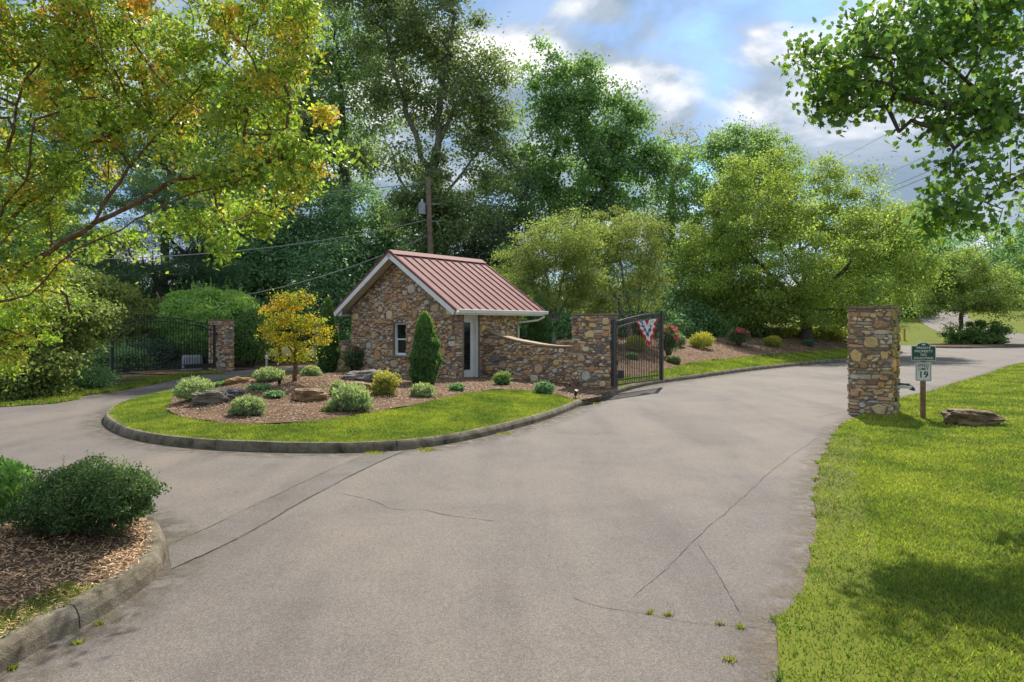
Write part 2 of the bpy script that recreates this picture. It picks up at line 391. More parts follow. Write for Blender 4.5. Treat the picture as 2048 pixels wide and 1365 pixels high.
# near planter on the left
K2 = catmull([(-3.05,-4.5),(-3.0,0.5),(-2.97,3.0),g(0,1350),g(100,1290),g(200,1238),g(300,1168),g(333,1120),g(325,1075),(-3.75,6.95),(-4.7,7.65),(-6.5,8.4),(-9,9.0),(-13,9.4),(-30,9.6)], .2)
K2_IN = offset(K2, .10)
if np.hypot(K2_IN[5][0]+10, K2_IN[5][1]-4) > np.hypot(K2[5][0]+10, K2[5][1]-4): K2_IN = offset(K2, -.10)
PL2 = K2_IN+[(-30, -4.5)]
z2 = lambda x, y: .138+.14*np.exp(-((np.asarray(x)+5)**2/6+(np.asarray(y)-6)**2/3))*sst(.1, 1.2, dist_poly(K2[::2], x, y))+.008*np.sin(np.asarray(x)*5)*np.sin(np.asarray(y)*4.3)
top('planter_mulch', sheet('planter_mulch', PL2, .3, z2), M['mulch'], 'straw-coloured mulch inside the near planter kerb', 'mulch bed', kind='structure')
# far shrub island
fi = [(*hit(1856, 695, flat(0)).xy,), (*hit(1900, 697, flat(0)).xy,), (*hit(1960, 697, flat(0)).xy,), (*hit(2012, 695, flat(0)).xy,), (52, 64.5), (44, 66.5), (40.5, 66.0)]
K3 = catmull(fi, .5, True); K3c = K3+[K3[0]]
top('far_island_mulch', sheet('far_island_mulch', [(46+(x-46)*.985, 62+(y-62)*.97) for x, y in K3], .8, flat(.16)), M['mulch'], 'mulched island in the far road', 'mulch bed', kind='structure')
# verge on the left drive
vg = catmull(LEFT_FAR, .4); vg2 = offset(vg, -1.0)
if vg2[10][1] < vg[10][1]: vg2 = offset(vg, 1.0)
VERGE = vg+[(x, y+float(rg.normal(0, .05))) for x, y in vg2[::-1]]
top('left_verge', sheet('left_verge', VERGE, .7, flat(.012)), M['lawn'], 'thin strip of rough grass along the left drive', 'verge', kind='structure')

# ------------------------------------------------------------------ kerbs
def kerb(name, line, inner_sign, label, h=.15, seg=3.0, step_z=None):
    root = thing(name, label, 'kerb', (line[0][0], line[0][1], 0), kind='structure')
    prof = [(0, -.05), (.012, .085), (.03, h-.03), (.055, h), (.165, h), (.175, h-.02), (.175, -.05)]
    L = [0]
    for i in range(1, len(line)): L.append(L[-1]+math.dist(line[i], line[i-1]))
    a = 0
    while a < L[-1]-.2:
        b = min(a+seg, L[-1]); pts = []
        ks = sorted(set([a+.006, b-.006]+[l for l in L if a+.02 < l < b-.02]))
        for q in ks:
            i = max(1, int(np.searchsorted(L, q))); i = min(i, len(L)-1); f = (q-L[i-1])/max(1e-6, L[i]-L[i-1])
            p = Vector(line[i-1]).lerp(Vector(line[i]), f); t = (Vector(line[i])-Vector(line[i-1])).normalized()
            pts.append((p, Vector((-t.y, t.x))*inner_sign))
        v = []; f = []; m = len(prof)
        wob = random.uniform(-.006, .006)
        for p, n in pts:
            for (o, z) in prof:
                w = mnoise.noise(Vector((p.x*2.3, p.y*2.3, z*5)))*.006
                v.append((p.x+n.x*(o+w), p.y+n.y*(o+w), z+(w+wob if z > 0 else 0)))
        for i in range(len(pts)-1):
            for k in range(m-1): f.append([i*m+k, (i+1)*m+k, (i+1)*m+k+1, i*m+k+1])
        f.append(list(range(m))); f.append([(len(pts)-1)*m+k for k in range(m)][::-1])
        part('kerb_segment', pmesh('kerb_segment', v, f), M['kerb'], root)
        a = b
    return root
def isign(line, inn):
    i = len(line)//2; t = Vector(line[i+1])-Vector(line[i]); n = Vector((-t.y, t.x)); d = Vector(inn[i])-Vector(line[i])
    return 1 if n.dot(d) > 0 else -1
kerb('island_kerb', KERB, isign(KERB, KERB_IN), 'long mossy concrete kerb curving round the gatehouse island')
kerb('planter_kerb', K2, isign(K2, K2_IN), 'concrete kerb round the near mulch planter with boxwood', h=.155)
kerb('far_kerb', K3c, 1 if inside(K3, np.array([K3[3][0]-(K3[4][1]-K3[3][1])*.3]), np.array([K3[3][1]+(K3[4][0]-K3[3][0])*.3]))[0] else -1, 'concrete kerb round the far shrub island', h=.17, seg=4)

# ------------------------------------------------------------------ stonework
TAN = [(0.4687, 0.3346, 0.1704), (0.436, 0.2689, 0.1116), (0.3923, 0.239, 0.1116), (0.4578, 0.4063, 0.2753), (0.4142, 0.3944, 0.3146), (0.3597, 0.2629, 0.1704), (0.4795, 0.3585, 0.2098), (0.327, 0.1853, 0.0982), (0.4032, 0.4063, 0.367)]
DRK = [(0.1875, 0.1126, 0.076), (0.2608, 0.1608, 0.1016), (0.1386, 0.0964, 0.0795), (0.326, 0.2171, 0.144), (0.2771, 0.233, 0.1949), (0.3911, 0.2493, 0.144), (0.163, 0.1366, 0.1271), (0.3423, 0.2813, 0.2202)]
def stone_mesh(poly, depth, fr, col, rnd):
    """poly in wall coordinates, fr = (origin, ex, normal); returns verts, faces"""
    o, ex, n = fr; cx = sum(p[0] for p in poly)/len(poly); cz = sum(p[1] for p in poly)/len(poly)
    m = len(poly); v = []; f = []
    for (s, d) in ((1.0, -.025), (.985, depth*.55), (.80, depth)):
        for (x, z) in poly:
            dd = d+(rnd.uniform(-.25, .25)*depth if d > 0 else 0)
            v.append(o+ex*(cx+(x-cx)*s)+ZZ*(cz+(z-cz)*s)+n*dd)
    for r in range(2):
        for i in range(m): f.append([r*m+i, r*m+(i+1) % m, (r+1)*m+(i+1) % m, (r+1)*m+i])
    f.append([2*m+i for i in range(m)])
    return v, f
def rubble(width, zb, topf, seed, big=(.10, .20), nbig=8, holes=(), row=(.045, .105), slen=(.07, .27), gap=.009):
    """big rounded stones thrown in first, thin ledge stones coursed between them"""
    rnd = random.Random(seed); bigs = []; ztop = max(topf(width*k/20) for k in range(21))
    area = width*(ztop-zb); want = int(area*nbig*1.9); tries = 0
    while len(bigs) < want and tries < want*25:
        tries += 1
        k = rnd.random()**1.7
        a = big[0]*.55+(big[1]*1.12-big[0]*.55)*k; b = a*rnd.uniform(.52, 1.05)
        x = rnd.uniform(a*.7, width-a*.7); z = rnd.uniform(zb+b*.6, ztop-b)
        x = min(max(x, a+gap), width-a-gap)
        if any(z+b*.9 > topf(min(max(q, 0), width))-.01 for q in (x-a, x, x+a)): continue
        if any(h[0]-a-.01 < x < h[1]+a+.01 and h[2]-b-.01 < z < h[3]+b+.01 for h in holes): continue
        if any(((x-q[0])/(a+q[2]))**2+((z-q[1])/(b+q[3]))**2 < .98 for q in bigs): continue
        bigs.append((x, z, a, b))
    wv = lambda x, z: .035*mnoise.noise(Vector((x*1.6, z*1.3, seed*.37)))+.012*mnoise.noise(Vector((x*6, z*5, seed)))
    out = []
    for (x, z, a, b) in bigs:
        m = rnd.choice((5, 6, 6, 7, 8)); ph = rnd.uniform(0, 6.28); P = []
        pw = rnd.uniform(.55, .95); cph, sph = math.cos(ph), math.sin(ph)
        for i in range(m):
            an = ph+2*math.pi*(i+rnd.uniform(-.22, .22))/m; r = rnd.uniform(.86, 1.06)
            c, s = math.cos(an), math.sin(an)
            P.append((x+(a-gap)*r*math.copysign(abs(c)**pw, c), z+(b-gap)*r*math.copysign(abs(s)**pw, s)))
        out.append((P, True, a*b))
    z0 = zb
    while z0 < ztop-.02:
        h = rnd.uniform(*row); z1 = z0+h; zm = z0+h/2
        blk = []
        for q in bigs:
            e = 1-((zm-q[1])/q[3])**2
            if e > 0: blk.append((q[0]-q[2]*math.sqrt(e), q[0]+q[2]*math.sqrt(e), q))
            elif abs(zm-q[1]) < q[3]+h*.35: blk.append((q[0]-q[2]*.22, q[0]+q[2]*.22, q))
        for hh in holes:
            if hh[2]-h*.4 < zm < hh[3]+h*.4: blk.append((hh[0], hh[1], None))
        blk.sort(); free = []; cur = (0, None)
        for b in blk:
            if b[0] > cur[0]: free.append((cur[0], b[0], cur[1], b[2]))
            if b[1] > cur[0]: cur = (b[1], b[2])
        if cur[0] < width: free.append((cur[0], width, cur[1], None))
        def edge(xm, q, z, side):
            if q is None: return xm
            e = 1-((z-q[1])/q[3])**2
            w = q[2]*math.sqrt(e) if e > 0 else q[2]*.1
            return q[0]+side*w
        for (xa, xb, qa, qb) in free:
            if xb-xa < .03: continue
            if xa <= 0: xa = -rnd.uniform(0, .045)
            if xb >= width: xb = width+rnd.uniform(0, .045)
            xs = [xa]
            while xb-xs[-1] > slen[1]: xs.append(xs[-1]+rnd.uniform(*slen))
            xs.append(xb)
            if len(xs) > 2 and xs[-1]-xs[-2] < .05: xs.pop(-2)
            for i in range(len(xs)-1):
                l0 = edge(xs[i], qa, z0+gap, 1) if i == 0 else xs[i]; l1 = edge(xs[i], qa, z1-gap, 1) if i == 0 else xs[i]+rnd.uniform(-.012, .012)
                r0 = edge(xs[i+1], qb, z0+gap, -1) if i == len(xs)-2 else xs[i+1]; r1 = edge(xs[i+1], qb, z1-gap, -1) if i == len(xs)-2 else xs[i+1]+rnd.uniform(-.012, .012)
                if r0-l0 < .03 or r1-l1 < .03: 
                    l0 = l1 = xs[i]; r0 = r1 = xs[i+1]
                    if r0-l0 < .03: continue
                gg = gap*rnd.uniform(.5, 1.2); j = lambda: rnd.uniform(0, h*.14)
                P = [(l0+gg, z0+gg+j()), ((l0+r0)/2, z0+gg*.6), (r0-gg, z0+gg+j()), (r1-gg, z1-gg-j()), ((l1+r1)/2, z1-gg*.6), (l1+gg, z1-gg-j())]
                P = [(x, z+wv(x, z)) for x, z in P]
                P = [(x, min(z, topf(min(max(x, 0), width))-.006)) for x, z in P]
                if max(p[1] for p in P)-min(p[1] for p in P) < .025: continue
                out.append((P, False, (r0-l0)*h/3))
        z0 = z1
    return out
def face(parent, fr, stones, seed, nobj, tone=1.0, green=0.0):
    """the nobj largest stones become objects of their own, the rest one joined part"""
    rnd = random.Random(seed); o, ex, n = fr
    order = sorted(range(len(stones)), key=lambda i: -stones[i][2]); own = set(order[:nobj])
    jv, jf, jc = [], [], []
    for i, (P, isbig, ar) in enumerate(stones):
        c = np.array(rnd.choice(TAN) if (isbig and rnd.random() < .86) else rnd.choice(DRK+TAN[5:8] if not isbig else DRK))
        c = np.minimum((.68, .56, .46), c*rnd.uniform(.75, 1.2)*tone*(1.5 if isbig else 1.6))
        if green and rnd.random() < green: c = c*np.array((.62, .66, .40))
        d = rnd.uniform(.028, .06) if isbig else rnd.uniform(.008, .042)
        v, f = stone_mesh(P, d, fr, c, rnd)
        if i in own: sub('stone', pmesh('stone', v, f, False, c), M['stone'], parent)
        else:
            b = len(jv); jv += v; jf += [[k+b for k in q] for q in f]; jc += [c]*len(v)
    if jv:
        sub('small_stones', pmesh('small_stones', jv, jf, False, np.array(jc)), M['stone'], parent, 'stuff')

def slab_cap(parent, o, ex, ey, w, d, z, n, seed, hh=.06, over=.04):
    rnd = random.Random(seed); x = -over
    ws = [rnd.uniform(.7, 1.3) for _ in range(n)]; sm = sum(ws)
    for k in range(n):
        wk = ws[k]/sm*(w+2*over); c = np.array(rnd.choice(((.30,.20,.14),(.26,.185,.13),(.33,.235,.16),(.22,.17,.13))))*rnd.uniform(.85, 1.1)
        mb = MB(); j = lambda: rnd.uniform(-.012, .012)
        P = [o+ex*(x+.005+j()*.2)+ey*(-over+j())+ZZ*z, o+ex*(x+wk-.005)+ey*(-over+j())+ZZ*z, o+ex*(x+wk-.005)+ey*(d+over+j())+ZZ*z, o+ex*(x+.005)+ey*(d+over+j())+ZZ*z]
        mb.hexa(P+[p+ZZ*(hh+j()*.6) for p in P])
        sub('cap_stone', pmesh('cap_stone', mb.v, mb.f, False, c), M['stone'], parent); x += wk

def pillar(name, corner, tl, slen, h, label, seed, nobj, zb=-.05, ncap=3, sizes=(.10, .17), nb=9, green=0, cap_h=.055):
    c = Vector((corner[0], corner[1], 0)); root = thing(name, label, 'pillar', (c.x, c.y, 0), 'stone gate pillars')
    mb = MB(); P = [c, c+VV*slen, c+VV*slen+U*tl, c+U*tl]
    mb.hexa([p+ZZ*zb for p in P]+[p+ZZ*h for p in P])
    core = part('mortar_core', mb.mesh('mortar_core'), M['mortar'], root)
    tp = lambda x: h-.004
    for k, (o, ex, n, w, no) in enumerate(((c+U*tl, -U, -VV, tl, nobj), (c, VV, -U, slen, nobj//2), (c+VV*slen+U*tl, -VV, U, slen, nobj//3), (c+VV*slen, U, VV, tl, 0))):
        face(core, (o, ex, n), rubble(w, zb, tp, seed+k, sizes, nb, row=(.05, .12), slen=(.09, .32)), seed+k+50, no, green=green if k == 1 else 0)
    slab_cap(root if False else core, c+U*tl, -U, VV, tl, slen, h, ncap, seed, cap_h)
    return root
pillar('gate_pillar', (8.2, 14.8), .83, .88, 2.36, 'tall square stone pillar on the lawn beside the sign post', 21, 110, sizes=(.09, .22), nb=9, green=.85)
pillar('gate_pillar', (gate_pt.x, gate_pt.y), 1.30, .42, 2.28, 'wide stone pillar at the end of the swept wall, carrying the gate with bunting', 31, 110, sizes=(.10, .18))
pillar('gate_pillar', (-12.92, 30.0), .8, .72, 2.18, 'stone pillar carrying the arched gate by the left drive', 41, 50)
pillar('gate_pillar', tuple((C0+U*9.0*1.0+VV*1.0-U*.55).xy), .75, .6, 2.0, 'stone pillar behind the orange maple at the low wall end', 43, 30)

def wing(name, a, b, zt, label, seed, nobj, thick=.34, zb=.0):
    """low wall from a to b (seen from its front, left to right), zt(x) is its top"""
    a = Vector((a.x, a.y, 0)); b = Vector((b.x, b.y, 0)); w = (b-a).length; ex = (b-a).normalized(); n = Vector((ex.y, -ex.x, 0))
    root = thing(name, label, 'wall', (a.x, a.y, 0))
    mb = MB(); K = 12
    for k in range(K):
        x0, x1 = w*k/K, w*(k+1)/K
        P = [a+ex*x0, a+ex*x1, a+ex*x1-n*thick, a+ex*x0-n*thick]
        mb.hexa([p+ZZ*zb for p in P]+[P[0]+ZZ*zt(x0), P[1]+ZZ*zt(x1), P[2]+ZZ*zt(x1), P[3]+ZZ*zt(x0)])
    core = part('mortar_core', mb.mesh('mortar_core'), M['mortar'], root)
    face(core, (a, ex, n), rubble(w, zb, lambda x: zt(x)-.01, seed, (.10, .19), 9), seed, nobj)
    rnd = random.Random(seed); x = 0
    while x < w-.05:
        x1 = min(w, x+rnd.uniform(.22, .42)); mb = MB(); o = rnd.uniform(.03, .05)
        P = [a+ex*(x+.004)+n*o, a+ex*(x1-.004)+n*o, a+ex*(x1-.004)-n*(thick+.03), a+ex*(x+.004)-n*(thick+.03)]
        Z = [zt(x)+.002, zt(x1)+.002]*1; zz = [Z[0], Z[1], Z[1], Z[0]]; th = rnd.uniform(.04, .06)
        mb.hexa([p+ZZ*q for p, q in zip(P, zz)]+[p+ZZ*(q+th) for p, q in zip(P, zz)])
        sub('cap_stone', pmesh('cap_stone', mb.v, mb.f, False, np.array(rnd.choice(((.34,.24,.15),(.30,.22,.15),(.38,.29,.19))))), M['stone'], core)
        x = x1
    return root
wa = H(-.005, 1.32); wb = H(-3.74, 1.32); wl = (wb-wa).length
wing('garden_wall', wa, wb, lambda x: 1.31+.50*max(0, 1-x/3.35)**2.1, 'stone wall sweeping down from the gatehouse door to the wide pillar', 61, 190)
wa2 = H(8.40, 1.3); wb2 = H(5.405, 1.3); wl2 = (wb2-wa2).length
wing('garden_wall', wa2, wb2, lambda x: 1.28+.5*max(0, (x-wl2+2.8)/2.8)**2.1, 'low stone wall behind the orange maple joining the gatehouse', 63, 60)

# ------------------------------------------------------------------ gatehouse
GW, GL = 5.4, 3.2                      # gable width, depth
OV, EZ, SLP = .45, 2.50, .641          # eave overhang, eave height, roof slope
S0, S1 = -.5, 4.15                     # roof extent along the ridge
house = thing('gatehouse', 'small stone gatehouse with a red standing seam metal roof', 'building', tuple(H(2.7, 1.6)))
def under(t): return EZ+(min(t, GW-t)+OV)*SLP-.15
th = .3; WIN = (2.41, 3.08, .93, 2.06); DOOR = (.22, 1.12, .16, 2.34)
mb = MB()
def gable_prism(t0, t1, z0, z1f, s, d):
    ts = [t0]+([GW/2] if t0 < GW/2 < t1 else [])+[t1]
    pts = [H(t0, s, z0), H(t1, s, z0)]+[H(t, s, z1f(t)) for t in ts[::-1]]
    mb.prism(pts, VV*d)
gable_prism(0, WIN[0], -.1, under, 0, th); gable_prism(WIN[1], GW, -.1, under, 0, th)
gable_prism(WIN[0], WIN[1], -.1, lambda t: WIN[2], 0, th); gable_prism(WIN[0], WIN[1], WIN[3], under, 0, th)
gable_prism(0, GW, -.1, under, GL-th, th)
def side_prism(s0, s1, z0, z1, t, d):
    mb.prism([H(t, s0, z0), H(t, s1, z0), H(t, s1, z1), H(t, s0, z1)], U*d)
ze = under(0)
side_prism(th, DOOR[0]+.15, -.1, ze, 0, th) if DOOR[0]+.15 > th else None
D0 = max(th, DOOR[0])
side_prism(DOOR[1], GL-th, -.1, ze, 0, th); side_prism(D0, DOOR[1], DOOR[3], ze, 0, th); side_prism(D0, DOOR[1], -.1, DOOR[2], 0, th)
side_prism(th, GL-th, -.1, ze, GW-th, th)
wall = part('wall', mb.mesh('wall'), M['mortar'], house)
# gable face: viewed from front, left end is t=GW
gt = lambda x: under(GW-x)-.01
hole = (GW-WIN[1]-.0, GW-WIN[0]+.0, WIN[2], WIN[3])
face(wall, (H(GW, 0), -U, -VV), rubble(GW, -.05, gt, 71, (.105, .215), 8.5, holes=[hole]), 72, 230)
face(wall, (H(0, 0), VV, -U), rubble(GL, -.05, lambda x: ze-.01, 75, (.105, .21), 8, holes=[(th-.02, DOOR[1], DOOR[2]-.02, DOOR[3])]), 76, 70)
face(wall, (H(GW, GL), -VV, U), rubble(GL, -.05, lambda x: ze-.01, 77, (.105, .21), 8), 78, 0)
mb = MB().box(H(GW/2, GL/2, .12), U, VV, ZZ, GW/2-th-.002, GL/2-th-.002, .05)
part('floor', mb.mesh('floor'), M['dark_room'], house)
# window
win = part('window', MB().prism([H(WIN[0]+.004, .16, WIN[2]+.004), H(WIN[1]-.004, .16, WIN[2]+.004), H(WIN[1]-.004, .16, WIN[3]-.004), H(WIN[0]+.004, .16, WIN[3]-.004)], VV*.01).mesh('window'), M['glass'], house)
def bar(t0, t1, z0, z1, s0, d): return MB().prism([H(t0, s0, z0), H(t1, s0, z0), H(t1, s0, z1), H(t0, s0, z1)], VV*d)
a, b, c, d = WIN; fw = .055
for (t0, t1, z0, z1) in ((a+.002, a+fw, c+.002, d-.002), (b-fw, b-.002, c+.002, d-.002), (a+fw, b-fw, d-fw, d-.002), (a+fw, b-fw, c+.002, c+fw)):
    sub('frame', bar(t0, t1, z0, z1, .09, .075).mesh('frame'), M['white_paint'], win)
zm = (c+d)/2
sub('meeting_rail', bar(a+fw, b-fw, zm-.022, zm+.022, .115, .045).mesh('meeting_rail'), M['white_paint'], win)
sub('sash', bar(a+fw, a+fw+.03, c+fw, zm-.022, .12, .04).mesh('sash'), M['white_paint'], win); sub('sash', bar(b-fw-.03, b-fw, c+fw, zm-.022, .12, .04).mesh('sash'), M['white_paint'], win)
sub('sash', bar(a+fw+.03, b-fw-.03, c+fw, c+fw+.03, .12, .04).mesh('sash'), M['white_paint'], win)
sub('sill', MB().box(H((a+b)/2, .03, c-.03), U, VV, ZZ, (b-a)/2+.08, .085, .028).mesh('sill'), M['mortar'], win)
# door, recessed in the eave wall
rec = .2
def dbox(s0, s1, z0, z1, t0, d): return MB().prism([H(t0, s0, z0), H(t0, s1, z0), H(t0, s1, z1), H(t0, s0, z1)], U*d)
s0, s1, z0, z1 = D0+.002, DOOR[1]-.002, DOOR[2]+.02, DOOR[3]-.002
door = part('door', dbox(s0+.075, s1-.075, z0+.01, z1-.11, rec+.02, .045).mesh('door'), M['white_paint'], house)
sub('glass', dbox(s0+.19, s1-.23, z0+.32, z1-.26, rec+.012, .01).mesh('glass'), M['glass'], door)
for (p, q, r, w) in ((s0, s0+.075, z0, z1), (s1-.075, s1, z0, z1), (s0+.075, s1-.075, z1-.11, z1)):
    sub('door_frame', dbox(p, q, r, w, .07, .16).mesh('door_frame'), M['white_paint'], door)
for (p, q, r, w) in ((s0+.175, s0+.19, z0+.31, z1-.25), (s1-.23, s1-.215, z0+.31, z1-.25), (s0+.19, s1-.23, z0+.305, z0+.32), (s0+.19, s1-.23, z1-.26, z1-.245)):
    sub('glazing_bead', dbox(p, q, r, w, rec+.004, .016).mesh('glazing_bead'), M['white_paint'], door)
sub('handle', MB().tube([H(rec-.03, s0+.13, 1.0), H(rec-.05, s0+.13, 1.06), H(rec-.05, s0+.13, 1.2), H(rec-.03, s0+.13, 1.26)], .012, 6).mesh('handle'), M['grey_metal'], door)
part('door_step', MB().box(H(-.12, (s0+s1)/2, .12), U, VV, ZZ, .2, .56, .05).mesh('door_step'), M['mortar'], house)
# roof
def R(side, w, s, h):   # w: horizontal distance from ridge, h: height normal above deck
    t = GW/2-w if side == 0 else GW/2+w
    z = EZ+(GW/2+OV)*SLP-w*SLP
    nrm = ((-U if side == 0 else U)*SLP+ZZ).normalized()
    return H(t, s, z)+nrm*h
RW = GW/2+OV
mb = MB()
for sd_ in (0, 1):
    P = [R(sd_, 0.02, S0+.02, -.09), R(sd_, RW-.01, S0+.02, -.09), R(sd_, RW-.01, S1-.02, -.09), R(sd_, 0.02, S1-.02, -.09)]
    Q = [R(sd_, 0.0, S0+.02, -.012), R(sd_, RW-.01, S0+.02, -.012), R(sd_, RW-.01, S1-.02, -.012), R(sd_, 0.0, S1-.02, -.012)]
    mb.hexa(P+Q)
roof = part('roof', mb.mesh('roof'), M['cream_paint'], house)
NP = 12; pw = (S1-S0)/NP
for sd_ in (0, 1):
    for k in range(NP):
        a = S0+k*pw; xs = [0, .10, .12, .14, .245, .265, .285, pw-.002]; hs = [0, 0, .006, 0, 0, .006, 0, 0]
        v = []; f = []
        for x, hh in zip(xs, hs):
            v += [R(sd_, .03, a+x, hh), R(sd_, RW+.035, a+x, hh), R(sd_, RW+.035, a+x, -.010)]
        for i in range(len(xs)-1):
            q = i*3; f += [[q, q+1, q+4, q+3], [q+1, q+2, q+5, q+4]]
        sub('roof_panel', pmesh('roof_panel', v, f), M['roof_metal'], roof)
    for k in range(NP+1):
        a = S0+k*pw; a = min(max(a, S0+.014), S1-.014); mb = MB()
        P = [R(sd_, .05, a-.010, .001), R(sd_, RW+.03, a-.010, .001), R(sd_, RW+.03, a+.010, .001), R(sd_, .05, a+.010, .001)]
        Q = [R(sd_, .05, a-.007, .036), R(sd_, RW+.03, a-.007, .036), R(sd_, RW+.03, a+.007, .036), R(sd_, .05, a+.007, .036)]
        sub('roof_seam', mb.hexa(P+Q).mesh('roof_seam'), M['roof_metal'], roof)
mb = MB()
for sd_ in (0, 1):
    P = [R(sd_, 0, S0-.03, .05), R(sd_, .24, S0-.03, .05), R(sd_, .24, S1+.03, .05), R(sd_, 0, S1+.03, .05)]
    Q = [R(sd_, 0, S0-.03, .062), R(sd_, .24, S0-.03, .056), R(sd_, .24, S1+.03, .056), R(sd_, 0, S1+.03, .062)]
    mb.hexa(P+Q)
sub('ridge_cap', mb.mesh('ridge_cap'), M['roof_metal'], roof)
for sd_ in (0, 1):
    for (sa, sb, sc_) in ((S0-.022, S0+.018, 0), (S1-.018, S1+.022, 1)):
        P = [R(sd_, 0, sa, -.05), R(sd_, RW+.04, sa, -.05), R(sd_, RW+.04, sb, -.05), R(sd_, 0, sb, -.05)]
        Q = [R(sd_, 0, sa, .03), R(sd_, RW+.04, sa, .03), R(sd_, RW+.04, sb, .03), R(sd_, 0, sb, .03)]
        sub('rake_trim', MB().hexa(P+Q).mesh('rake_trim'), M['roof_metal'], roof)
        P = [R(sd_, 0, sa+.005, -.21), R(sd_, RW+.02, sa+.005, -.21), R(sd_, RW+.02, sb-.004, -.21), R(sd_, 0, sb-.004, -.21)]
        Q = [R(sd_, 0, sa+.005, -.052), R(sd_, RW+.02, sa+.005, -.052), R(sd_, RW+.02, sb-.004, -.052), R(sd_, 0, sb-.004, -.052)]
        sub('bargeboard', MB().hexa(P+Q).mesh('bargeboard'), M['white_paint'], roof)
for sd_, tt in ((0, -OV), (1, GW+OV)):
    sg = 1 if sd_ == 0 else -1
    zl = EZ-.16
    mb = MB().box(H(tt+sg*(OV/2-.005), (S0+S1)/2, zl), U, VV, ZZ, OV/2-.02, (S1-S0)/2-.04, .012)
    sub('soffit', mb.mesh('soffit'), M['cream_paint'], roof)
    mb = MB().box(H(tt+sg*.005, (S0+S1)/2, EZ-.09), U, VV, ZZ, .014, (S1-S0)/2-.035, .09)
    sub('fascia', mb.mesh('fascia'), M['white_paint'], roof)
    for se in (S0+.05, S1-.05):
        P = [H(tt+sg*.025, se-.01, zl+.014), H(tt+sg*(OV-.01), se-.01, zl+.014), H(tt+sg*(OV-.01), se-.01, zl+.014+OV*SLP-.02), H(tt+sg*.025, se-.01, zl+.04)]
        sub('soffit_return', MB().prism(P, VV*.02).mesh('soffit_return'), M['cream_paint'], roof)
# planked gable soffit
for sd_ in (0, 1):
    for k in range(9):
        w0, w1 = .06+k*RW/9.2, .06+(k+1)*RW/9.2-.008
        P = [R(sd_, w0, S0+.03, -.115), R(sd_, w1, S0+.03, -.115), R(sd_, w1, -.045, -.115), R(sd_, w0, -.045, -.115)]
        Q = [R(sd_, w0, S0+.03, -.095), R(sd_, w1, S0+.03, -.095), R(sd_, w1, -.045, -.095), R(sd_, w0, -.045, -.095)]
        sub('soffit_board', MB().hexa(P+Q).mesh('soffit_board'), M['cream_paint'], roof)
# gutter + downspout on the door side
gp = [(-OV-.012, EZ-.005), (-OV-.012, EZ-.125), (-OV-.09, EZ-.125), (-OV-.125, EZ-.02), (-OV-.115, EZ-.01), (-OV-.085, EZ-.11), (-OV-.02, EZ-.11), (-OV-.02, EZ-.005)]
gut = part('gutter', MB().prism([H(t, S0+.06, z) for t, z in gp], VV*(S1-S0+.02)).mesh('gutter'), M['white_paint'], house)
sub('downspout', MB().tube([H(-OV-.06, S1-.12, EZ-.12), H(-OV-.06, S1-.12, EZ-.22), H(-OV+.06, S1-.35, EZ-.34), H(-.08, GL-.12, EZ-.42), H(-.08, GL-.12, EZ-.6), H(-.08, GL-.12, .5)], .038, 8).mesh('downspout'), M['cream_paint'], gut)

# ------------------------------------------------------------------ gates
def gate(name, hinge, d, length, zb, topf, npk, label, zbs=.18, post_r=.045):
    root = thing(name, label, 'gate', (hinge[0], hinge[1], zb), 'black picket driveway gates')
    h = Vector((hinge[0], hinge[1], 0)); d = Vector(d).normalized(); n = Vector((-d.y, d.x, 0)); m = M['black_metal']
    for x, zt in ((0.0, topf(0)+.06), (length, topf(length)+.06)):
        p = part('post', MB().box(h+d*x+ZZ*((zb+zt)/2), d, n, ZZ, post_r, post_r, (zt-zb)/2).mesh('post'), m, root)
        sub('cap', MB().box(h+d*x+ZZ*(zt+.012), d, n, ZZ, post_r+.008, post_r+.008, .012).mesh('cap'), m, p)
    K = 14
    for off in (0.0, -.17):
        mb = MB()
        for k in range(K):
            x0, x1 = post_r+(length-2*post_r)*k/K, post_r+(length-2*post_r)*(k+1)/K
            P = [h+d*x0-n*.02, h+d*x1-n*.02, h+d*x1+n*.02, h+d*x0+n*.02]
            a, b = topf(x0)+off, topf(x1)+off
            mb.hexa([P[0]+ZZ*(a-.02), P[1]+ZZ*(b-.02), P[2]+ZZ*(b-.02), P[3]+ZZ*(a-.02), P[0]+ZZ*(a+.02), P[1]+ZZ*(b+.02), P[2]+ZZ*(b+.02), P[3]+ZZ*(a+.02)])
        part('top_rail', mb.mesh('top_rail'), m, root)
    for z in (zb+.04, zb+zbs):
        part('bottom_rail', MB().box(h+d*(length/2)+ZZ*z, d, n, ZZ, length/2-post_r, .02, .02).mesh('bottom_rail'), m, root)
    for k in range(npk):
        x = post_r+(length-2*post_r)*(k+1)/(npk+1); a, b = zb+.062, topf(x)-.022
        part('picket', MB().box(h+d*x+ZZ*((a+b)/2), d, n, ZZ, .0095, .0095, (b-a)/2).mesh('picket'), m, root)
    return root
gh = gate_pt+VV*.05-U*.09
GD = VV
rgate = gate('driveway_gate', gh, GD, 2.95, .22, lambda x: 2.06+.30*math.sin(x/2.95*math.pi/2), 26, 'open black picket gate draped with bunting beside the wide pillar')
for zz in (.55, 1.75):
    part('hinge', MB().box(gh+U*.065+ZZ*zz, U, VV, ZZ, .03, .05, .09).mesh('hinge'), M['black_metal'], rgate)
lh = Vector((-13.02, 29.86, 0)); LD = -VV
lgate = gate('driveway_gate', lh, LD, 4.1, .12, lambda x: 1.88+.42*math.sin(min(1, max(0, (x+.1)/4.6))*math.pi), 34, 'wide arched black picket gate standing open along the left drive')
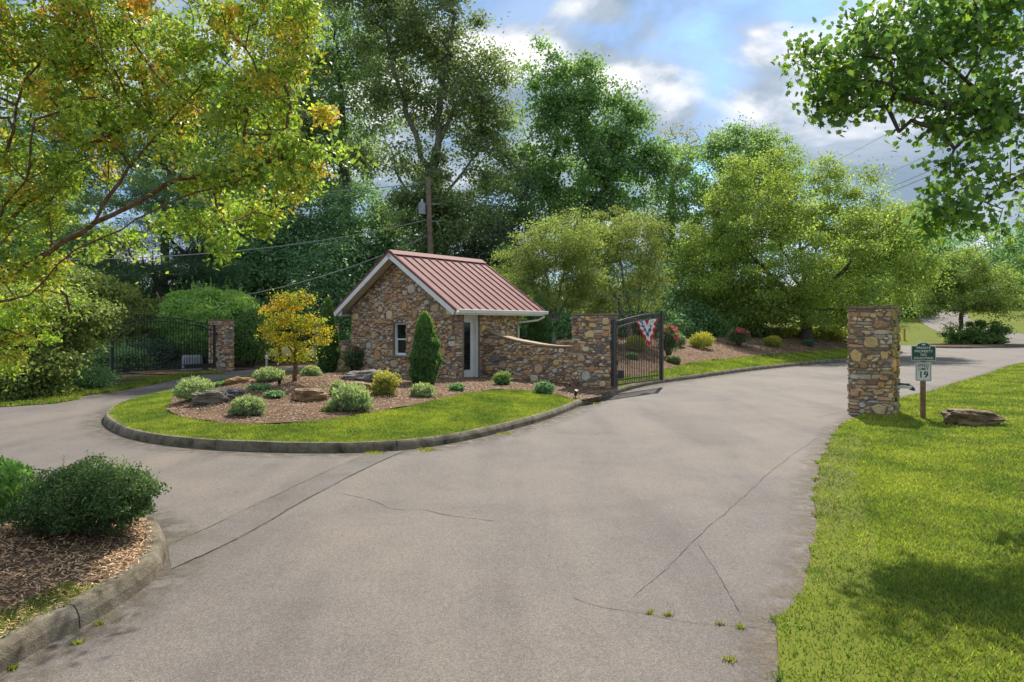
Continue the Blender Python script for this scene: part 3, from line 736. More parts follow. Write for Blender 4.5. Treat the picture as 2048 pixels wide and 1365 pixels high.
part('kick_plate', MB().box(lh+LD*.68+ZZ*.22, LD, U, ZZ, .6, .012, .085).mesh('kick_plate'), M['black_metal'], lgate)
for zz in (.5, 1.6):
    part('hinge', MB().box(lh+VV*.075+ZZ*zz, U, VV, ZZ, .04, .04, .08).mesh('hinge'), M['black_metal'], lgate)
# bunting on the right gate: pleated fan
def bunting():
    rb = random.Random(4)
    A = 46; RR = 22; v = []; col = []
    n = Vector((-GD.y, GD.x, 0));
    if n.y > 0: n = -n
    W2 = .56
    c = gh+GD*1.86+n*.06
    ca = topg = 2.14
    for i in range(A+1):
        an = math.pi*(i/A); cx, sz = math.cos(an), math.sin(an)
        rad = 1/((abs(cx)/.62)**1.15+(sz/.78)**1.15)**(1/1.15)
        for j in range(RR+1):
            f = j/RR; r = rad*f
            x = cx*r*1.02+.14*sz*f*f; z = -sz*r+(.06*cx if True else 0)*f
            pl = math.sin(i*math.pi*.29)*.03*(.25+f)
            v.append(c+GD*x+ZZ*(ca+z)+n*(pl+.01*f))
            k = f
            if k < .22: q = (.55, .02, .03)
            elif k < .50: q = (.72, .72, .70)
            elif k < .66: q = (.09, .11, .20) if cx < .75 else (.6, .6, .62)
            elif k < .84: q = (.74, .74, .72)
            else: q = (.62, .02, .025)
            if cx < -.25 and .40 < k < .74 and (i % 4 < 2) and (j % 4 < 2): q = (.03, .05, .22)
            col.append(q)
    f = []
    for i in range(A):
        for j in range(RR): f.append([i*(RR+1)+j, (i+1)*(RR+1)+j, (i+1)*(RR+1)+j+1, i*(RR+1)+j+1])
    o = top('bunting', pmesh('bunting', v, f, True, np.array(col)), M['cloth'], 'red white and blue pleated fan bunting hung on the black gate', 'bunting')
bunting()
# gate operator boxes
def rounded_box(name, label, cat, loc, hx, hy, hz, mat, rot=0.0, lid=True):
    root = thing(name, label, cat, loc); c = Vector(loc); ex = Vector((math.cos(rot), math.sin(rot), 0)); ey = Vector((-ex.y, ex.x, 0))
    P = []
    for (z, s) in ((0, 1), (hz*1.5, .98), (hz*1.8, .92), (hz*2, .8)):
        for (a, b) in ((-1,-.7),(-.8,-1),(.8,-1),(1,-.7),(1,.7),(.8,1),(-.8,1),(-1,.7)): P.append(c+ex*a*hx*s+ey*b*hy*s+ZZ*z)
    f = [[r*8+i, r*8+(i+1) % 8, (r+1)*8+(i+1) % 8, (r+1)*8+i] for r in range(3) for i in range(8)]+[[24+i for i in range(8)], [i for i in range(8)][::-1]]
    part('housing', pmesh('housing', P, f), mat, root)
    part('base_plate', MB().box(c+ZZ*.01-ZZ*.02, ex, ey, ZZ, hx*1.12, hy*1.12, .025).mesh('base_plate'), M['kerb'], root)
    return root
p = at(397, 741, 31.2); rounded_box('gate_operator', 'grey plastic gate motor housing behind the arched gate', 'gate motor', (-14.35, 30.6, -.02), .42, .26, .33, M['grey_metal'], .6)
q = hl(1238, 757); rounded_box('gate_operator', 'dark plastic gate motor box in the grass behind the bunting gate', 'gate motor', (q.x, q.y, q.z-.01), .13, .11, .14, M['black_metal'], .6)
# operator arm on the near pillar
ar = thing('gate_opener', 'grey bent metal gate motor arm bolted to the stone pillar by the sign', 'gate motor', (8.7, 15.3, .5))
ac = Vector((8.2, 14.8, 0))+VV*.55-U*.03
E = -U*.85+VV*.1; E.normalize()
part('arm', MB().box(ac+E*.14+ZZ*.62, E, Vector((-E.y, E.x, 0)), ZZ, .14, .05, .03).mesh('arm'), M['sign_white'], ar)
part('arm_top', MB().prism([ac+E*.0+ZZ*.70, ac+E*.22+ZZ*.70, ac+E*.33+ZZ*.60, ac+E*.33+ZZ*.54, ac+E*.25+ZZ*.56, ac+E*.18+ZZ*.66, ac+ZZ*.66], VV*.12).mesh('arm_top'), M['black_metal'], ar)
part('bracket', MB().box(ac+ZZ*.6, E, Vector((-E.y, E.x, 0)), ZZ, .02, .09, .13).mesh('bracket'), M['grey_metal'], ar)

# ------------------------------------------------------------------ sign post
def text_mesh(body, size, bold=0.0, sx=1.0):
    cu = bpy.data.curves.new('lettering', 'FONT'); cu.body = body; cu.size = size; cu.align_x = 'CENTER'; cu.align_y = 'CENTER'; cu.extrude = .0012; cu.offset = bold; cu.resolution_u = 3
    o = bpy.data.objects.new('tmp', cu); COL.objects.link(o); bpy.context.view_layer.update()
    me = bpy.data.meshes.new_from_object(o.evaluated_get(bpy.context.evaluated_depsgraph_get()))
    bpy.data.objects.remove(o); bpy.data.curves.remove(cu); me.name = 'lettering'
    return me
def sign():
    b = Vector((8.68, 14.42, 0)); n = Vector((-.35, -.937, 0)).normalized(); ex = Vector((-n.y, n.x, 0))
    root = thing('road_sign', 'wooden post with a green private property board above a white speed limit plate', 'sign', tuple(b))
    part('post', MB().box(b+ZZ*.78, ex, n, ZZ, .045, .045, .8).mesh('post'), M['post_wood'], root)
    def place(me, x, z, off):
        for v in me.vertices:
            p = b+n*off+ex*(x+v.co.x)+ZZ*(z+v.co.y)+n*v.co.z; v.co = p
        return me
    def plate(P, off, d): return MB().prism([b+n*off+ex*x+ZZ*z for x, z in P], n*d)
    w, z0, z1 = .225, 1.245, 1.555
    arch = [(.13*math.cos(a), z1+.075*math.sin(a)) for a in np.linspace(0, math.pi, 13)]
    P = [(-w, z0), (w, z0), (w, z1)]+arch+[(-w, z1)]
    def shrink(P, k, c): return [(x*(1-k/abs(w)), c+(z-c)*(1-k/.19)) for x, z in P]
    gb = part('notice_board', plate(P, .047, .014).mesh('notice_board'), M['sign_white'], root)
    sub('green_panel', plate(shrink(P, .012, 1.42), .0615, .004).mesh('green_panel'), M['sign_green'], gb)
    for i, tx in enumerate(('PRIVATE', 'PROPERTY', 'NO', 'SOLICITING')):
        sub('lettering', place(text_mesh(tx, (.070, .070, .072, .068)[i], .0004), 0, 1.520-.072*i-.008, .068), M['letter_white'], gb)
    orn = MB()
    for a, l in ((90, .036), (50, .034), (130, .034), (15, .045), (165, .045)):
        r = math.radians(a); dx, dz = math.cos(r), math.sin(r)
        c = (0, 1.572)
        pts = [(c[0], c[1]), (c[0]+dx*l*.5-dz*.009, c[1]+dz*l*.5+dx*.009), (c[0]+dx*l, c[1]+dz*l), (c[0]+dx*l*.5+dz*.009, c[1]+dz*l*.5-dx*.009)]
        orn.prism([b+n*.066+ex*x+ZZ*z for x, z in pts], n*.003)
    sub('ornament', orn.mesh('ornament'), M['letter_white'], gb)
    def rr(hw, za, zb, r):
        out = []
        for cx, cz, a0 in ((hw-r, za+r, -90), (hw-r, zb-r, 0), (-hw+r, zb-r, 90), (-hw+r, za+r, 180)):
            for k in range(5):
                a = math.radians(a0+k*22.5); out.append((cx+r*math.cos(a), cz+r*math.sin(a)))
        return out
    sp = part('speed_plate', plate(rr(.148, .815, 1.215, .022), .047, .003).mesh('speed_plate'), M['sign_white'], root)
    O, I = rr(.138, .825, 1.205, .018), rr(.130, .833, 1.197, .014)
    v = [b+n*.0525+ex*x+ZZ*z for x, z in O+I]; k = len(O)
    sub('border', pmesh('border', v, [[i, (i+1) % k, k+(i+1) % k, k+i] for i in range(k)]), M['letter_black'], sp)
    for tx, s, z in (('SPEED', .082, 1.142), ('LIMIT', .082, 1.066), ('19', .185, .945)):
        sub('lettering', place(text_mesh(tx, s, .0006 if s < .1 else .003), 0, z, .0525), M['letter_black'], sp)
    for z in (1.188, .845):
        sub('bolt', MB().box(b+n*.052+ZZ*z, ex, n, ZZ, .006, .004, .006).mesh('bolt'), M['grey_metal'], sp)
sign()
mk = hit(1809, 681, zfar); m_ = thing('marker_post', 'short yellow plastic utility marker on the far lawn', 'marker', tuple(mk))
part('stake', MB().box(mk+ZZ*.55, (1,0,0), (0,1,0), ZZ, .09, .03, .58).mesh('stake'), M['yellow'], m_)
part('cap', MB().tube([mk+ZZ*1.13, mk+ZZ*1.2, mk+ZZ*1.26], [.1, .1, .05], 8).mesh('cap'), M['yellow'], m_)

# ------------------------------------------------------------------ utility pole and lines
pb = Vector(((862-1024)/FPX*38, 38, 0)); ptop = at(856, 355, 38)
pole = thing('utility_pole', 'brown wooden utility pole with a grey transformer behind the gatehouse', 'utility pole', tuple(pb))
pb2 = Vector(((868-1024)/FPX*38, 38, 0.3))
part('pole', MB().tube([pb2-ZZ*.6, pb2.lerp(ptop, .5), ptop], [.19, .165, .135], 10).mesh('pole'), M['pole_wood'], pole)
tz = at(850, 418, 38); tcn = Vector((ptop.x-.32, 38-.1, tz.z))
tr = part('transformer', MB().tube([tcn-ZZ*.33, tcn-ZZ*.31, tcn+ZZ*.27, tcn+ZZ*.33], [.19, .20, .20, .14], 14).mesh('transformer'), M['grey_metal'], pole)
sub('bushing', MB().tube([tcn+ZZ*.33, tcn+ZZ*.38, tcn+ZZ*.42, tcn+ZZ*.48, tcn+ZZ*.52], [.05, .07, .045, .06, .03], 8).mesh('bushing'), M['sign_white'], tr)
for zz, w in ((tcn.z+.25, .5), (at(0, 443, 38).z, .62)):
    x = ptop.x+.15
    part('insulator_bracket', MB().tube([Vector((x-.25, 37.95, zz)), Vector((x+w, 37.95, zz))], .025, 6).mesh('insulator_bracket'), M['grey_metal'], pole)
part('ground_lead', MB().tube([pb2+Vector((.19, -.1, .2)), pb2.lerp(ptop, .45)+Vector((.165, -.08, 0))], .03, 6).mesh('ground_lead'), M['sign_white'], pole)
mb = MB(); mb.tube([tcn+Vector((-.18, -.05, .2)), tcn+Vector((-.3, -.05, -.1)), tcn+Vector((-.26, -.05, -.7)), tcn+Vector((.1, -.05, -.85))], .018, 5)
part('drop_lead', mb.mesh('drop_lead'), M['wire'], pole)
def wire(a, b, sag, label, r=.018, mat='wire', group='overhead cables'):
    n = 24; P = []
    for i in range(n+1):
        t = i/n; p = a.lerp(b, t); p = p-ZZ*sag*4*t*(1-t); P.append(p)
    top('overhead_cable', MB().tube(P, r, 5).mesh('overhead_cable'), M[mat], label, 'cable', group)
wire(at(855, 363, 38), at(400, 378, 31), .35, 'thin cable leaving the utility pole top to the left')
wire(at(853, 440, 38), at(120, 520, 27), .5, 'cable leaving the utility pole below the transformer', .022)
wire(at(858, 470, 38), at(240, 617, 33), .9, 'slack low cable sloping behind the gatehouse roof towards the globe shrub', .028)
pr = [((1600, 358, 70), (2260, -12, 22), 'highest thin overhead line crossing the clouds above the cherry tree'),
      ((1640, 402, 70), (2260, 118, 22), 'thin middle overhead line above the cherry tree'),
      ((1730, 394, 70), (2300, 132, 22), 'thick dark overhead cable meeting the broad-leaved branch'),
      ((1730, 403, 70), (2300, 146, 22), 'thin line hanging just under the thick dark overhead cable'),
      ((1780, 452, 70), (2300, 268, 22), 'lowest overhead line above the far small tree')]
for a_, b_, l_ in pr:
    wire(at(*a_), at(*b_), .25, l_, .022 if 'thick' in l_ else .012, 'wire_dark')

# ------------------------------------------------------------------ rocks
def rock(name, label, loc, dims, rot, seed, cols, layers=5.0, taper=0.0, sink=.3, tilt=0):
    import bmesh
    bm = bmesh.new(); bmesh.ops.create_icosphere(bm, subdivisions=4, radius=1)
    v = []; col = []; so = Vector((seed*7.1, seed*3.3, seed*1.7)); cr, srr = math.cos(rot), math.sin(rot)
    for q in bm.verts:
        p = q.co.copy(); s = Vector((math.copysign(abs(p.x)**.75, p.x), math.copysign(abs(p.y)**.75, p.y), math.copysign(abs(p.z)**.6, p.z)))
        n1_ = mnoise.fractal(s*1.5+so, 1.0, 2.0, 4); lay = mnoise.noise(Vector((s.x*.9, s.y*.9, s.z*layers))+so)
        cell = mnoise.cell(s*2.2+so)
        k = 1+.26*n1_+.13*lay+.09*cell+.10*abs(mnoise.noise(s*5+so))
        s = s*k
        if taper: s.z *= 1-taper*max(-.2, s.x)*.9; s.y *= 1-taper*.5*max(0, s.x)
        s = s*.80; x, y, z = s.x*dims[0]/2, s.y*dims[1]/2, s.z*dims[2]/2+tilt*s.x*dims[2]
        z += dims[2]*(.5-sink)
        v.append((loc[0]+x*cr-y*srr, loc[1]+x*srr+y*cr, loc[2]+z))
        t = min(1, max(0, .5+.9*mnoise.fractal(s*2.1+so*2, 1, 2, 3)+.35*lay)); a, b = cols
        col.append([(a[i]*(1-t)+b[i]*t)*.72 for i in range(3)])
    f = [[w.index for w in q.verts] for q in bm.faces]; bm.free()
    top(name, pmesh(name, v, f, False, np.array(col)), M['stone'], label, 'boulder', 'landscape boulders')
rock('boulder', 'long brown layered boulder lying alone on the right lawn', (9.15, 13.5, .03), (1.32, .62, .42), -.12, 1, ((.13,.085,.05),(.36,.25,.13)), 9, .55, .2)
p = hl(478, 769); rock('boulder', 'flat orange boulder at the back edge of the mound by the drive', p, (.78, .5, .26), .2, 2, ((.30,.16,.06),(.45,.27,.12)), 7, .2, .25, .12)
p = hl(425, 806); rock('boulder', 'grey layered boulder between two grey-green shrubs', p, (.95, .6, .40), .15, 3, ((.13,.11,.09),(.34,.30,.23)), 8, .1, .25)
p = hl(465, 792); rock('boulder', 'blue-grey low stone tucked behind the layered boulder', p, (.6, .4, .24), -.3, 9, ((.13,.13,.14),(.27,.26,.26)), 6, .2, .25)
p = hl(622, 801); rock('boulder', 'lumpy orange-brown boulder in the middle of the mulch', p, (.86, .55, .40), .1, 4, ((.22,.12,.05),(.44,.31,.17)), 5, .1, .28)
p = hl(727, 762); rock('boulder', 'big flat grey boulder in front of the rose bush', p, (1.35, .9, .40), .25, 5, ((.16,.14,.13),(.29,.26,.25)), 6, -.1, .25, .1)
p = hl(718, 778); rock('boulder', 'tan slab stone leaning below the big grey boulder', p, (.95, .38, .26), -.18, 6, ((.33,.22,.11),(.47,.36,.21)), 7, .1, .25, -.12)

# ------------------------------------------------------------------ vegetation builders
def unit(a): return a/(np.linalg.norm(a, axis=1, keepdims=True)+1e-9)
def leaves(P, rng, L, Wd, pal, up=.6, out=None, tip=None, tipw=None, sun_dir=None, fold=.18, droop=0.0, jit=.28, gain=2.6, desat=.15):
    """one bent quad per leaf: arrays of verts, faces, colours"""
    n = len(P); nr = rng.normal(size=(n, 3)); nr = unit(nr); nr[:, 2] = nr[:, 2]+up
    if out is not None: nr = nr+out*.5
    nr = unit(nr); a = unit(np.cross(nr, rng.normal(size=(n, 3)))); a[:, 2] -= droop; a = unit(a); b = unit(np.cross(nr, a))
    l = L*rng.uniform(.65, 1.25, (n, 1)); w = Wd*rng.uniform(.7, 1.2, (n, 1))*.5
    base = P-a*l*.5; mid = base+a*l*.45
    V = np.stack([base, mid+b*w+nr*w*fold*2, base+a*l, mid-b*w+nr*w*fold*2], 1).reshape(-1, 3)
    F = np.arange(4*n).reshape(n, 4)
    pal = np.array(pal); i = rng.integers(0, len(pal), n); j = rng.integers(0, len(pal), n); t = rng.uniform(0, 1, (n, 1))
    c = pal[i]*(1-t)+pal[j]*t
    if tip is not None:
        tp = np.array(tip); k = np.clip(tipw*rng.uniform(.3, 1.5, n), 0, 1)[:, None]; c = c*(1-k)+tp[rng.integers(0, len(tp), n)]*k
    c = c*(1-desat)+desat*(c@np.array([.35, .55, .1]))[:, None]
    c = c*rng.uniform(1-jit, 1+jit, (n, 1))*gain
    return V, F, np.repeat(c, 4, 0)
def joinm(name, parts):
    V, F, Cc = [], [], []; o = 0
    for v, f, c in parts: V.append(v); F.append(f+o); Cc.append(c); o += len(v)
    return nmesh(name, np.concatenate(V), np.concatenate(F), np.concatenate(Cc))
def tubes(A, B, ra, rb, sides=5):
    d = unit(B-A); ref = np.where(np.abs(d[:, 2:3]) < .9, np.array([[0, 0, 1.]]), np.array([[1., 0, 0]]))
    x = unit(np.cross(d, ref)); y = np.cross(d, x); n = len(A); an = np.arange(sides)*2*math.pi/sides
    ring = x[:, None]*np.cos(an)[None, :, None]+y[:, None]*np.sin(an)[None, :, None]
    V = np.concatenate([(A-d*ra[:, None]*.15)[:, None]+ring*ra[:, None, None], (B+d*rb[:, None]*.15)[:, None]+ring*rb[:, None, None]], 1).reshape(-1, 3)
    k = np.arange(sides); q = np.stack([k, (k+1) % sides, (k+1) % sides+sides, k+sides], 1)
    return V, (np.arange(n)[:, None, None]*2*sides+q[None]).reshape(-1, 4)
def skeleton(base, guides, targets, rng, step, r_tip, r_base, up_pen=.8, wob=.12):
    """trunk and guide limbs first, then every leaf clump is joined to its nearest lower limb"""
    nodes = [np.array(base, float)]; par = [-1]
    def chain(i0, pts):
        i = i0
        for p in pts:
            p = np.array(p, float); a = nodes[i]; m = max(1, int(np.linalg.norm(p-a)/step))
            for k in range(1, m+1):
                q = a+(p-a)*k/m
                if k < m: q = q+rng.normal(0, wob*step, 3)*[1, 1, .5]
                nodes.append(q); par.append(i); i = len(nodes)-1
        return i
    first = True
    for gd in guides:
        if first: chain(0, gd); first = False
        else:
            d = [np.linalg.norm(np.array(gd[0])-q) for q in nodes]; chain(int(np.argmin(d)), gd)
    T = np.array(targets); mid = np.array(guides[0][-1], float)
    for ti in np.argsort(np.linalg.norm(T-mid, axis=1)):
        t = T[ti]; Nn = np.array(nodes); dv = t-Nn; d = np.linalg.norm(dv, axis=1)
        hd = np.linalg.norm(dv[:, :2], axis=1)
        cost = d*(1+up_pen*np.clip((.35*hd-dv[:, 2])/(d+.01), 0, 2)); cost[Nn[:, 2] < base[2]+.25*(mid[2]-base[2])] += 5*step
        i = int(np.argmin(cost)); a = nodes[i]; m = max(1, int(d[i]/step)); pi = i
        ctrl = a+(t-a)*.5+np.array([0, 0, -.02 if t[2] > a[2] else .12])*d[i]+rng.normal(0, .06*d[i], 3)
        for k in range(1, m+1):
            s = k/m; q = a*(1-s)**2+2*ctrl*s*(1-s)+t*s*s
            nodes.append(q); par.append(pi); pi = len(nodes)-1
    Nn = np.array(nodes); par = np.array(par); r = np.zeros(len(Nn)); ch = np.bincount(par[par >= 0], minlength=len(Nn))
    r[ch == 0] = r_tip**2.4
    for i in range(len(Nn)-1, 0, -1): r[par[i]] += r[i]
    r = r**(1/2.4); k = math.log(max(r_base/r[0], 1e-3))
    rel = (np.log(r/r_tip+1e-9)/np.log(r[0]/r_tip+1e-9)).clip(0, 1)
    r = r_tip*(r_base/r_tip)**rel
    return Nn, par, r
def wood(name, Nn, par, r, mat, parent, rmin=0.0, flare=True):
    i = np.nonzero(par >= 0)[0]; i = i[r[i] >= rmin]
    A, B, ra, rb = Nn[par[i]], Nn[i], np.minimum(r[par[i]], r[i]*1.5), r[i]
    Vs, Fs = [], []; o = 0; big = rb > .06
    for sel, s in ((big, 8), (~big, 4)):
        if sel.any():
            v, f = tubes(A[sel], B[sel], ra[sel], rb[sel], s); Vs.append(v); Fs.append(f+o); o += len(v)
    me = nmesh(name, np.concatenate(Vs), np.concatenate(Fs), smooth=True)
    return part(name, me, mat, parent)
def B(px, py, Y, rx, ry, dep=.85):
    c = at(px, py, Y); k = Y/FPX; return (c.x, c.y, c.z, rx*k, rx*k*dep, ry*k)
def blob_points(blobs, n, rng, lo=.35, hi=1.0):
    b = np.array(blobs); w = (b[:, 3]*b[:, 4]*b[:, 5])**(.66); i = rng.choice(len(b), n, p=w/w.sum())
    d = unit(rng.normal(size=(n, 3))); rr = (rng.uniform(lo**3, hi**3, n)**(1/3))[:, None]
    return b[i, :3]+d*rr*b[i, 3:6], d, rr[:, 0]
def tree(name, label, base, blobs, ncl, nleaf, L, Wd, pal, seed, tip=None, tipamt=.0, csig=.4, cflat=.6, tr=.25, fork=None, guides=None, bark='bark',
         group=None, leafm='leaf', up=.6, droop=0.0, lo=.35, step=.6, rtip=.012, wmin=0.0, cat='tree', fold=.18, ntw=0, up_pen=.8, jit=.28, tip_h=True, desat=.15, tipclu=0):
    rng = np.random.default_rng(seed); base = tuple(base)
    root = thing(name, label, cat, base, group)
    T, d, rr = blob_points(blobs, ncl, rng, lo)
    if guides is None:
        b = np.array(blobs); w = b[:, 3]*b[:, 4]*b[:, 5]; cz = (b[:, :3]*w[:, None]).sum(0)/w.sum()
        f = fork if fork is not None else .45
        top_ = np.array(base)+(cz-np.array(base))*np.array([.35, .35, 1])*f
        guides = [[tuple(top_), tuple(top_+(cz-top_)*.55)]]
    Nn, par, r = skeleton(base, guides, T, rng, step, rtip, tr, up_pen)
    r = r*(1+.5*np.exp(-(Nn[:, 2]-base[2])/.35)*(r > tr*.6))
    wood('trunk', Nn, par, r, M[bark], root, wmin)
    cnt = rng.gamma(3.0, 1.0, ncl); cnt = np.maximum(1, (cnt/cnt.sum()*nleaf)).astype(int)
    ci = np.repeat(np.arange(ncl), cnt); n = len(ci); sg = csig*rng.uniform(.6, 1.35, ncl)[ci][:, None]
    off = rng.normal(size=(n, 3))*sg*np.array([1, 1, cflat]); P = T[ci]+off
    zmin, zmax = T[:, 2].min(), T[:, 2].max(); tw = None
    if tip is not None:
        hgt = (P[:, 2]-zmin)/(zmax-zmin+.01) if tip_h else np.ones(n)
        tw = tipamt*(.25+.75*np.clip(rr[ci], 0, 1)**2)*(.35+.65*hgt)
    if tipclu: tw = tw*np.where(rng.random(ncl) < tipclu, 2.0, .3)[ci]
    cl = rng.uniform(.78, 1.2, ncl)[ci]
    v, fce, c = leaves(P, rng, L, Wd, pal, up, d[ci], tip, tw, fold=fold, droop=droop, jit=jit, desat=desat)
    c = c*np.repeat(cl, 4)[:, None]
    part('crown', nmesh('crown', v, fce, c), M[leafm], root)
    return root, T

G_OAK = [(0.0601, 0.1115, 0.04), (0.0858, 0.143, 0.0486), (0.1144, 0.1687, 0.0572), (0.0715, 0.1258, 0.0601)]
G_DARK = [(0.0638, 0.1336, 0.0581), (0.0956, 0.1741, 0.0659), (0.1275, 0.2025, 0.0775), (0.085, 0.158, 0.0891)]
G_POP = [(0.0641, 0.1323, 0.0475), (0.0872, 0.1647, 0.0505), (0.0513, 0.1134, 0.0505), (0.1091, 0.1823, 0.0564)]
G_CHER = [(0.0989, 0.1544, 0.0223), (0.1319, 0.1896, 0.0241), (0.1731, 0.2177, 0.0257), (0.0957, 0.1405, 0.0309)]
G_YEL = [(.095,.13,.028),(.075,.112,.028),(.125,.15,.03),(.055,.09,.028)]
G_CRAPE = [(0.1144, 0.196, 0.025), (0.0817, 0.1568, 0.0277), (0.1635, 0.2222, 0.025), (0.0545, 0.1176, 0.0277), (0.1962, 0.2353, 0.025)]
T_ORANGE = [(.36,.17,.018),(.38,.21,.02),(.30,.12,.02)]
T_LIME = [(.17,.19,.025),(.14,.17,.02)]

# ---- big wood behind the gatehouse
BW = 'tall trees behind the gatehouse'
tree('oak_tree', 'tall oak with dark trunk rising left of the utility pole', (-12.0, 47, 0),
     [B(650,40,47,130,120), B(600,190,47,110,110), B(690,200,47,110,120), B(560,80,47,110,120), B(640,330,47,110,80), B(740,60,47,90,90), B(560,330,47,90,90)],
     300, 38000, .26, .15, G_OAK, 101, T_LIME, .25, csig=.62, tr=.42, guides=[[tuple(at(690,420,47)), tuple(at(688,250,47)), tuple(at(670,60,47))], [tuple(at(688,350,47)), tuple(at(620,180,47)), tuple(at(590,60,47))]], group=BW, wmin=.02, lo=.3)
ob = at(862, 560, 41)
tree('oak_tree', 'broad airy oak with forked grey limbs above the utility pole', (ob.x, 41, 0),
     [B(800,-50,41,90,70), B(890,-60,41,90,60), B(730,-30,41,80,70), B(770,70,41,90,80), B(860,60,41,90,70), B(930,110,41,75,70), B(780,190,41,80,70), B(900,200,41,90,60), B(960,250,41,70,70), B(740,300,41,60,60), B(985,340,41,60,60), B(850,330,41,60,40), B(1000,130,41,30,50), B(850,490,39.3,50,55), B(890,440,39.3,45,50), B(820,420,39.6,50,50), B(870,380,40,40,40), B(830,430,40.5,80,40), B(930,420,40.5,70,50)],
     460, 62000, .23, .13, [(.07,.115,.042),(.095,.14,.05),(.12,.155,.055),(.06,.095,.042)], 102, [(.16,.15,.06)], .25, csig=.50, tr=.5, bark='bark_grey',
     guides=[[tuple(at(862,470,41)), tuple(at(862,400,41)), tuple(at(868,330,41)), tuple(at(880,220,41)), tuple(at(890,90,41))],
             [tuple(at(862,440,41)), tuple(at(800,360,41)), tuple(at(755,240,41))], [tuple(at(866,370,41)), tuple(at(838,290,41)), tuple(at(800,180,41)), tuple(at(770,60,41))],
             [tuple(at(866,420,41)), tuple(at(930,340,41)), tuple(at(985,270,41))], [tuple(at(872,300,41)), tuple(at(920,200,41)), tuple(at(950,110,41))]], group=BW, wmin=.012, lo=.3)
tb = at(1170, 600, 50)
tree('tulip_tree', 'tall dense tulip tree right of the gatehouse with a pointed leafy top', (tb.x, 50, 0),
     [B(1090,170,50,60,85), B(1140,200,50,70,90), B(1200,240,50,85,85), B(1260,270,50,55,70), B(1070,300,50,55,90), B(1150,340,50,110,90), B(1250,370,50,90,90), B(1080,420,50,70,70), B(1190,450,50,100,60), B(1095,110,50,22,32), B(1180,140,50,25,30), B(1300,330,50,35,60)],
     420, 50000, .25, .17, G_POP, 103, T_LIME, .25, csig=.52, tr=.42, group=BW, wmin=.02, fork=.6)
tree('bare_topped_tree', 'thin pale twiggy treetop between the tulip tree and the round dark tree', (at(1345,600,56).x, 56, 0),
     [B(1345,300,56,38,60), B(1375,285,56,26,32), B(1330,360,56,40,50)], 90, 2600, .2, .1, [(.16,.15,.08),(.12,.13,.05),(.2,.17,.1)], 104, csig=.30, tr=.3, bark='bark_grey', group=BW, fork=.75, rtip=.02, lo=.4)
tree('round_tree', 'dark round-headed tree behind the cherry tree', (at(1450,600,54).x, 54, 1.0),
     [B(1440,370,54,135,100), B(1380,440,54,90,90), B(1540,340,54,65,70), B(1480,300,54,80,45), B(1345,480,54,50,70), B(1520,450,54,90,90)],
     300, 44000, .24, .15, G_DARK, 105, T_LIME, .45, csig=.5, tr=.4, group=BW, wmin=.03, lo=.55)
# ---- dark understorey
US = 'dark understorey trees behind the gatehouse'
und = [(520,470,42,70,110,'dark leafy tree right of the pine with glossy foliage'),(600,440,43,80,100,'dark understorey tree behind the maple and globe shrub'),(660,560,40,60,80,'small dark tree behind the gatehouse left eave'),(720,450,43,70,100,'dark understorey tree left of the utility pole'),
       (790,500,44,70,90,'dark ivy-clad tree behind the roof ridge'),(930,490,42,80,80,'grey-green leafy tree right of the utility pole'),(1010,420,46,60,120,'weeping grey-green tree between the oak and tulip tree'),
       (1000,570,41,70,70,'dark tree behind the gatehouse right eave'),(1230,560,44,110,80,'dark tree behind the swept wall and gate'),(1400,580,50,100,90,'dark tree behind the pink roses'),(470,560,42,60,70,'dark shrub tree behind the globe shrub top'),(150,540,41,100,70,'dark tree mass low behind the dogwoods'),(320,585,44,90,60,'dark tree behind the pine and arched gate'),(20,560,37,80,80,'dark tree at the far left behind the dogwoods')]
for i, (px, py, Y, rx, ry, lb) in enumerate(und):
    gpal = G_DARK if i not in (5, 6) else [(.055,.085,.045),(.075,.105,.055),(.04,.065,.035)]
    bl = [B(px, py, Y, rx, ry), B(px-rx*.5, py+ry*.6, Y-.5, rx*.7, ry*.6), B(px+rx*.5, py+ry*.5, Y, rx*.7, ry*.6), B(px, py+ry*1.1, Y-1, rx*.9, ry*.5)]
    tree('understorey_tree', lb, (at(px, 650, Y).x, Y, 0.0 if px < 1050 else 1.0), bl, 130, 14000, .24, .13, gpal, 120+i, csig=.5, tr=.2, group=US, wmin=.02, lo=.5, leafm='leaf_gloss')
# low hedge of shrubs closing the horizon
HS = 'dark shrubs closing the view behind the gatehouse'
for i, (px, Y, lb) in enumerate([(560,44,'dark shrub seen between the globe shrub and maple'),(640,43,'dark shrub behind the left slender evergreen'),(1090,38,'dark shrub under the pale multi-stemmed tree'),(1180,40,'dark shrub filling the gap behind the wide pillar'),(1280,41,'dark shrub behind the open bunting gate'),(1370,44,'dark shrub behind the pink rose bush'),(1450,47,'leafy shrub left of the cherry trunk'),(-60,30,'dark shrub at the far left drive edge'),(250,40,'dark shrub left of the globe shrub'),(400,44,'dark shrub hidden behind the globe shrub')]):
    tree('dark_shrub', lb, (at(px, 650, Y).x, Y, 1.1 if px > 1050 else 0), [B(px, 640, Y, 62, 45), B(px-30, 655, Y, 50, 35), B(px+34, 655, Y, 50, 35)], 60, 9000, .2, .12, G_DARK, 150+i, csig=.42, tr=.08, group=HS, wmin=.02, lo=.5, cat='shrub', step=.4)
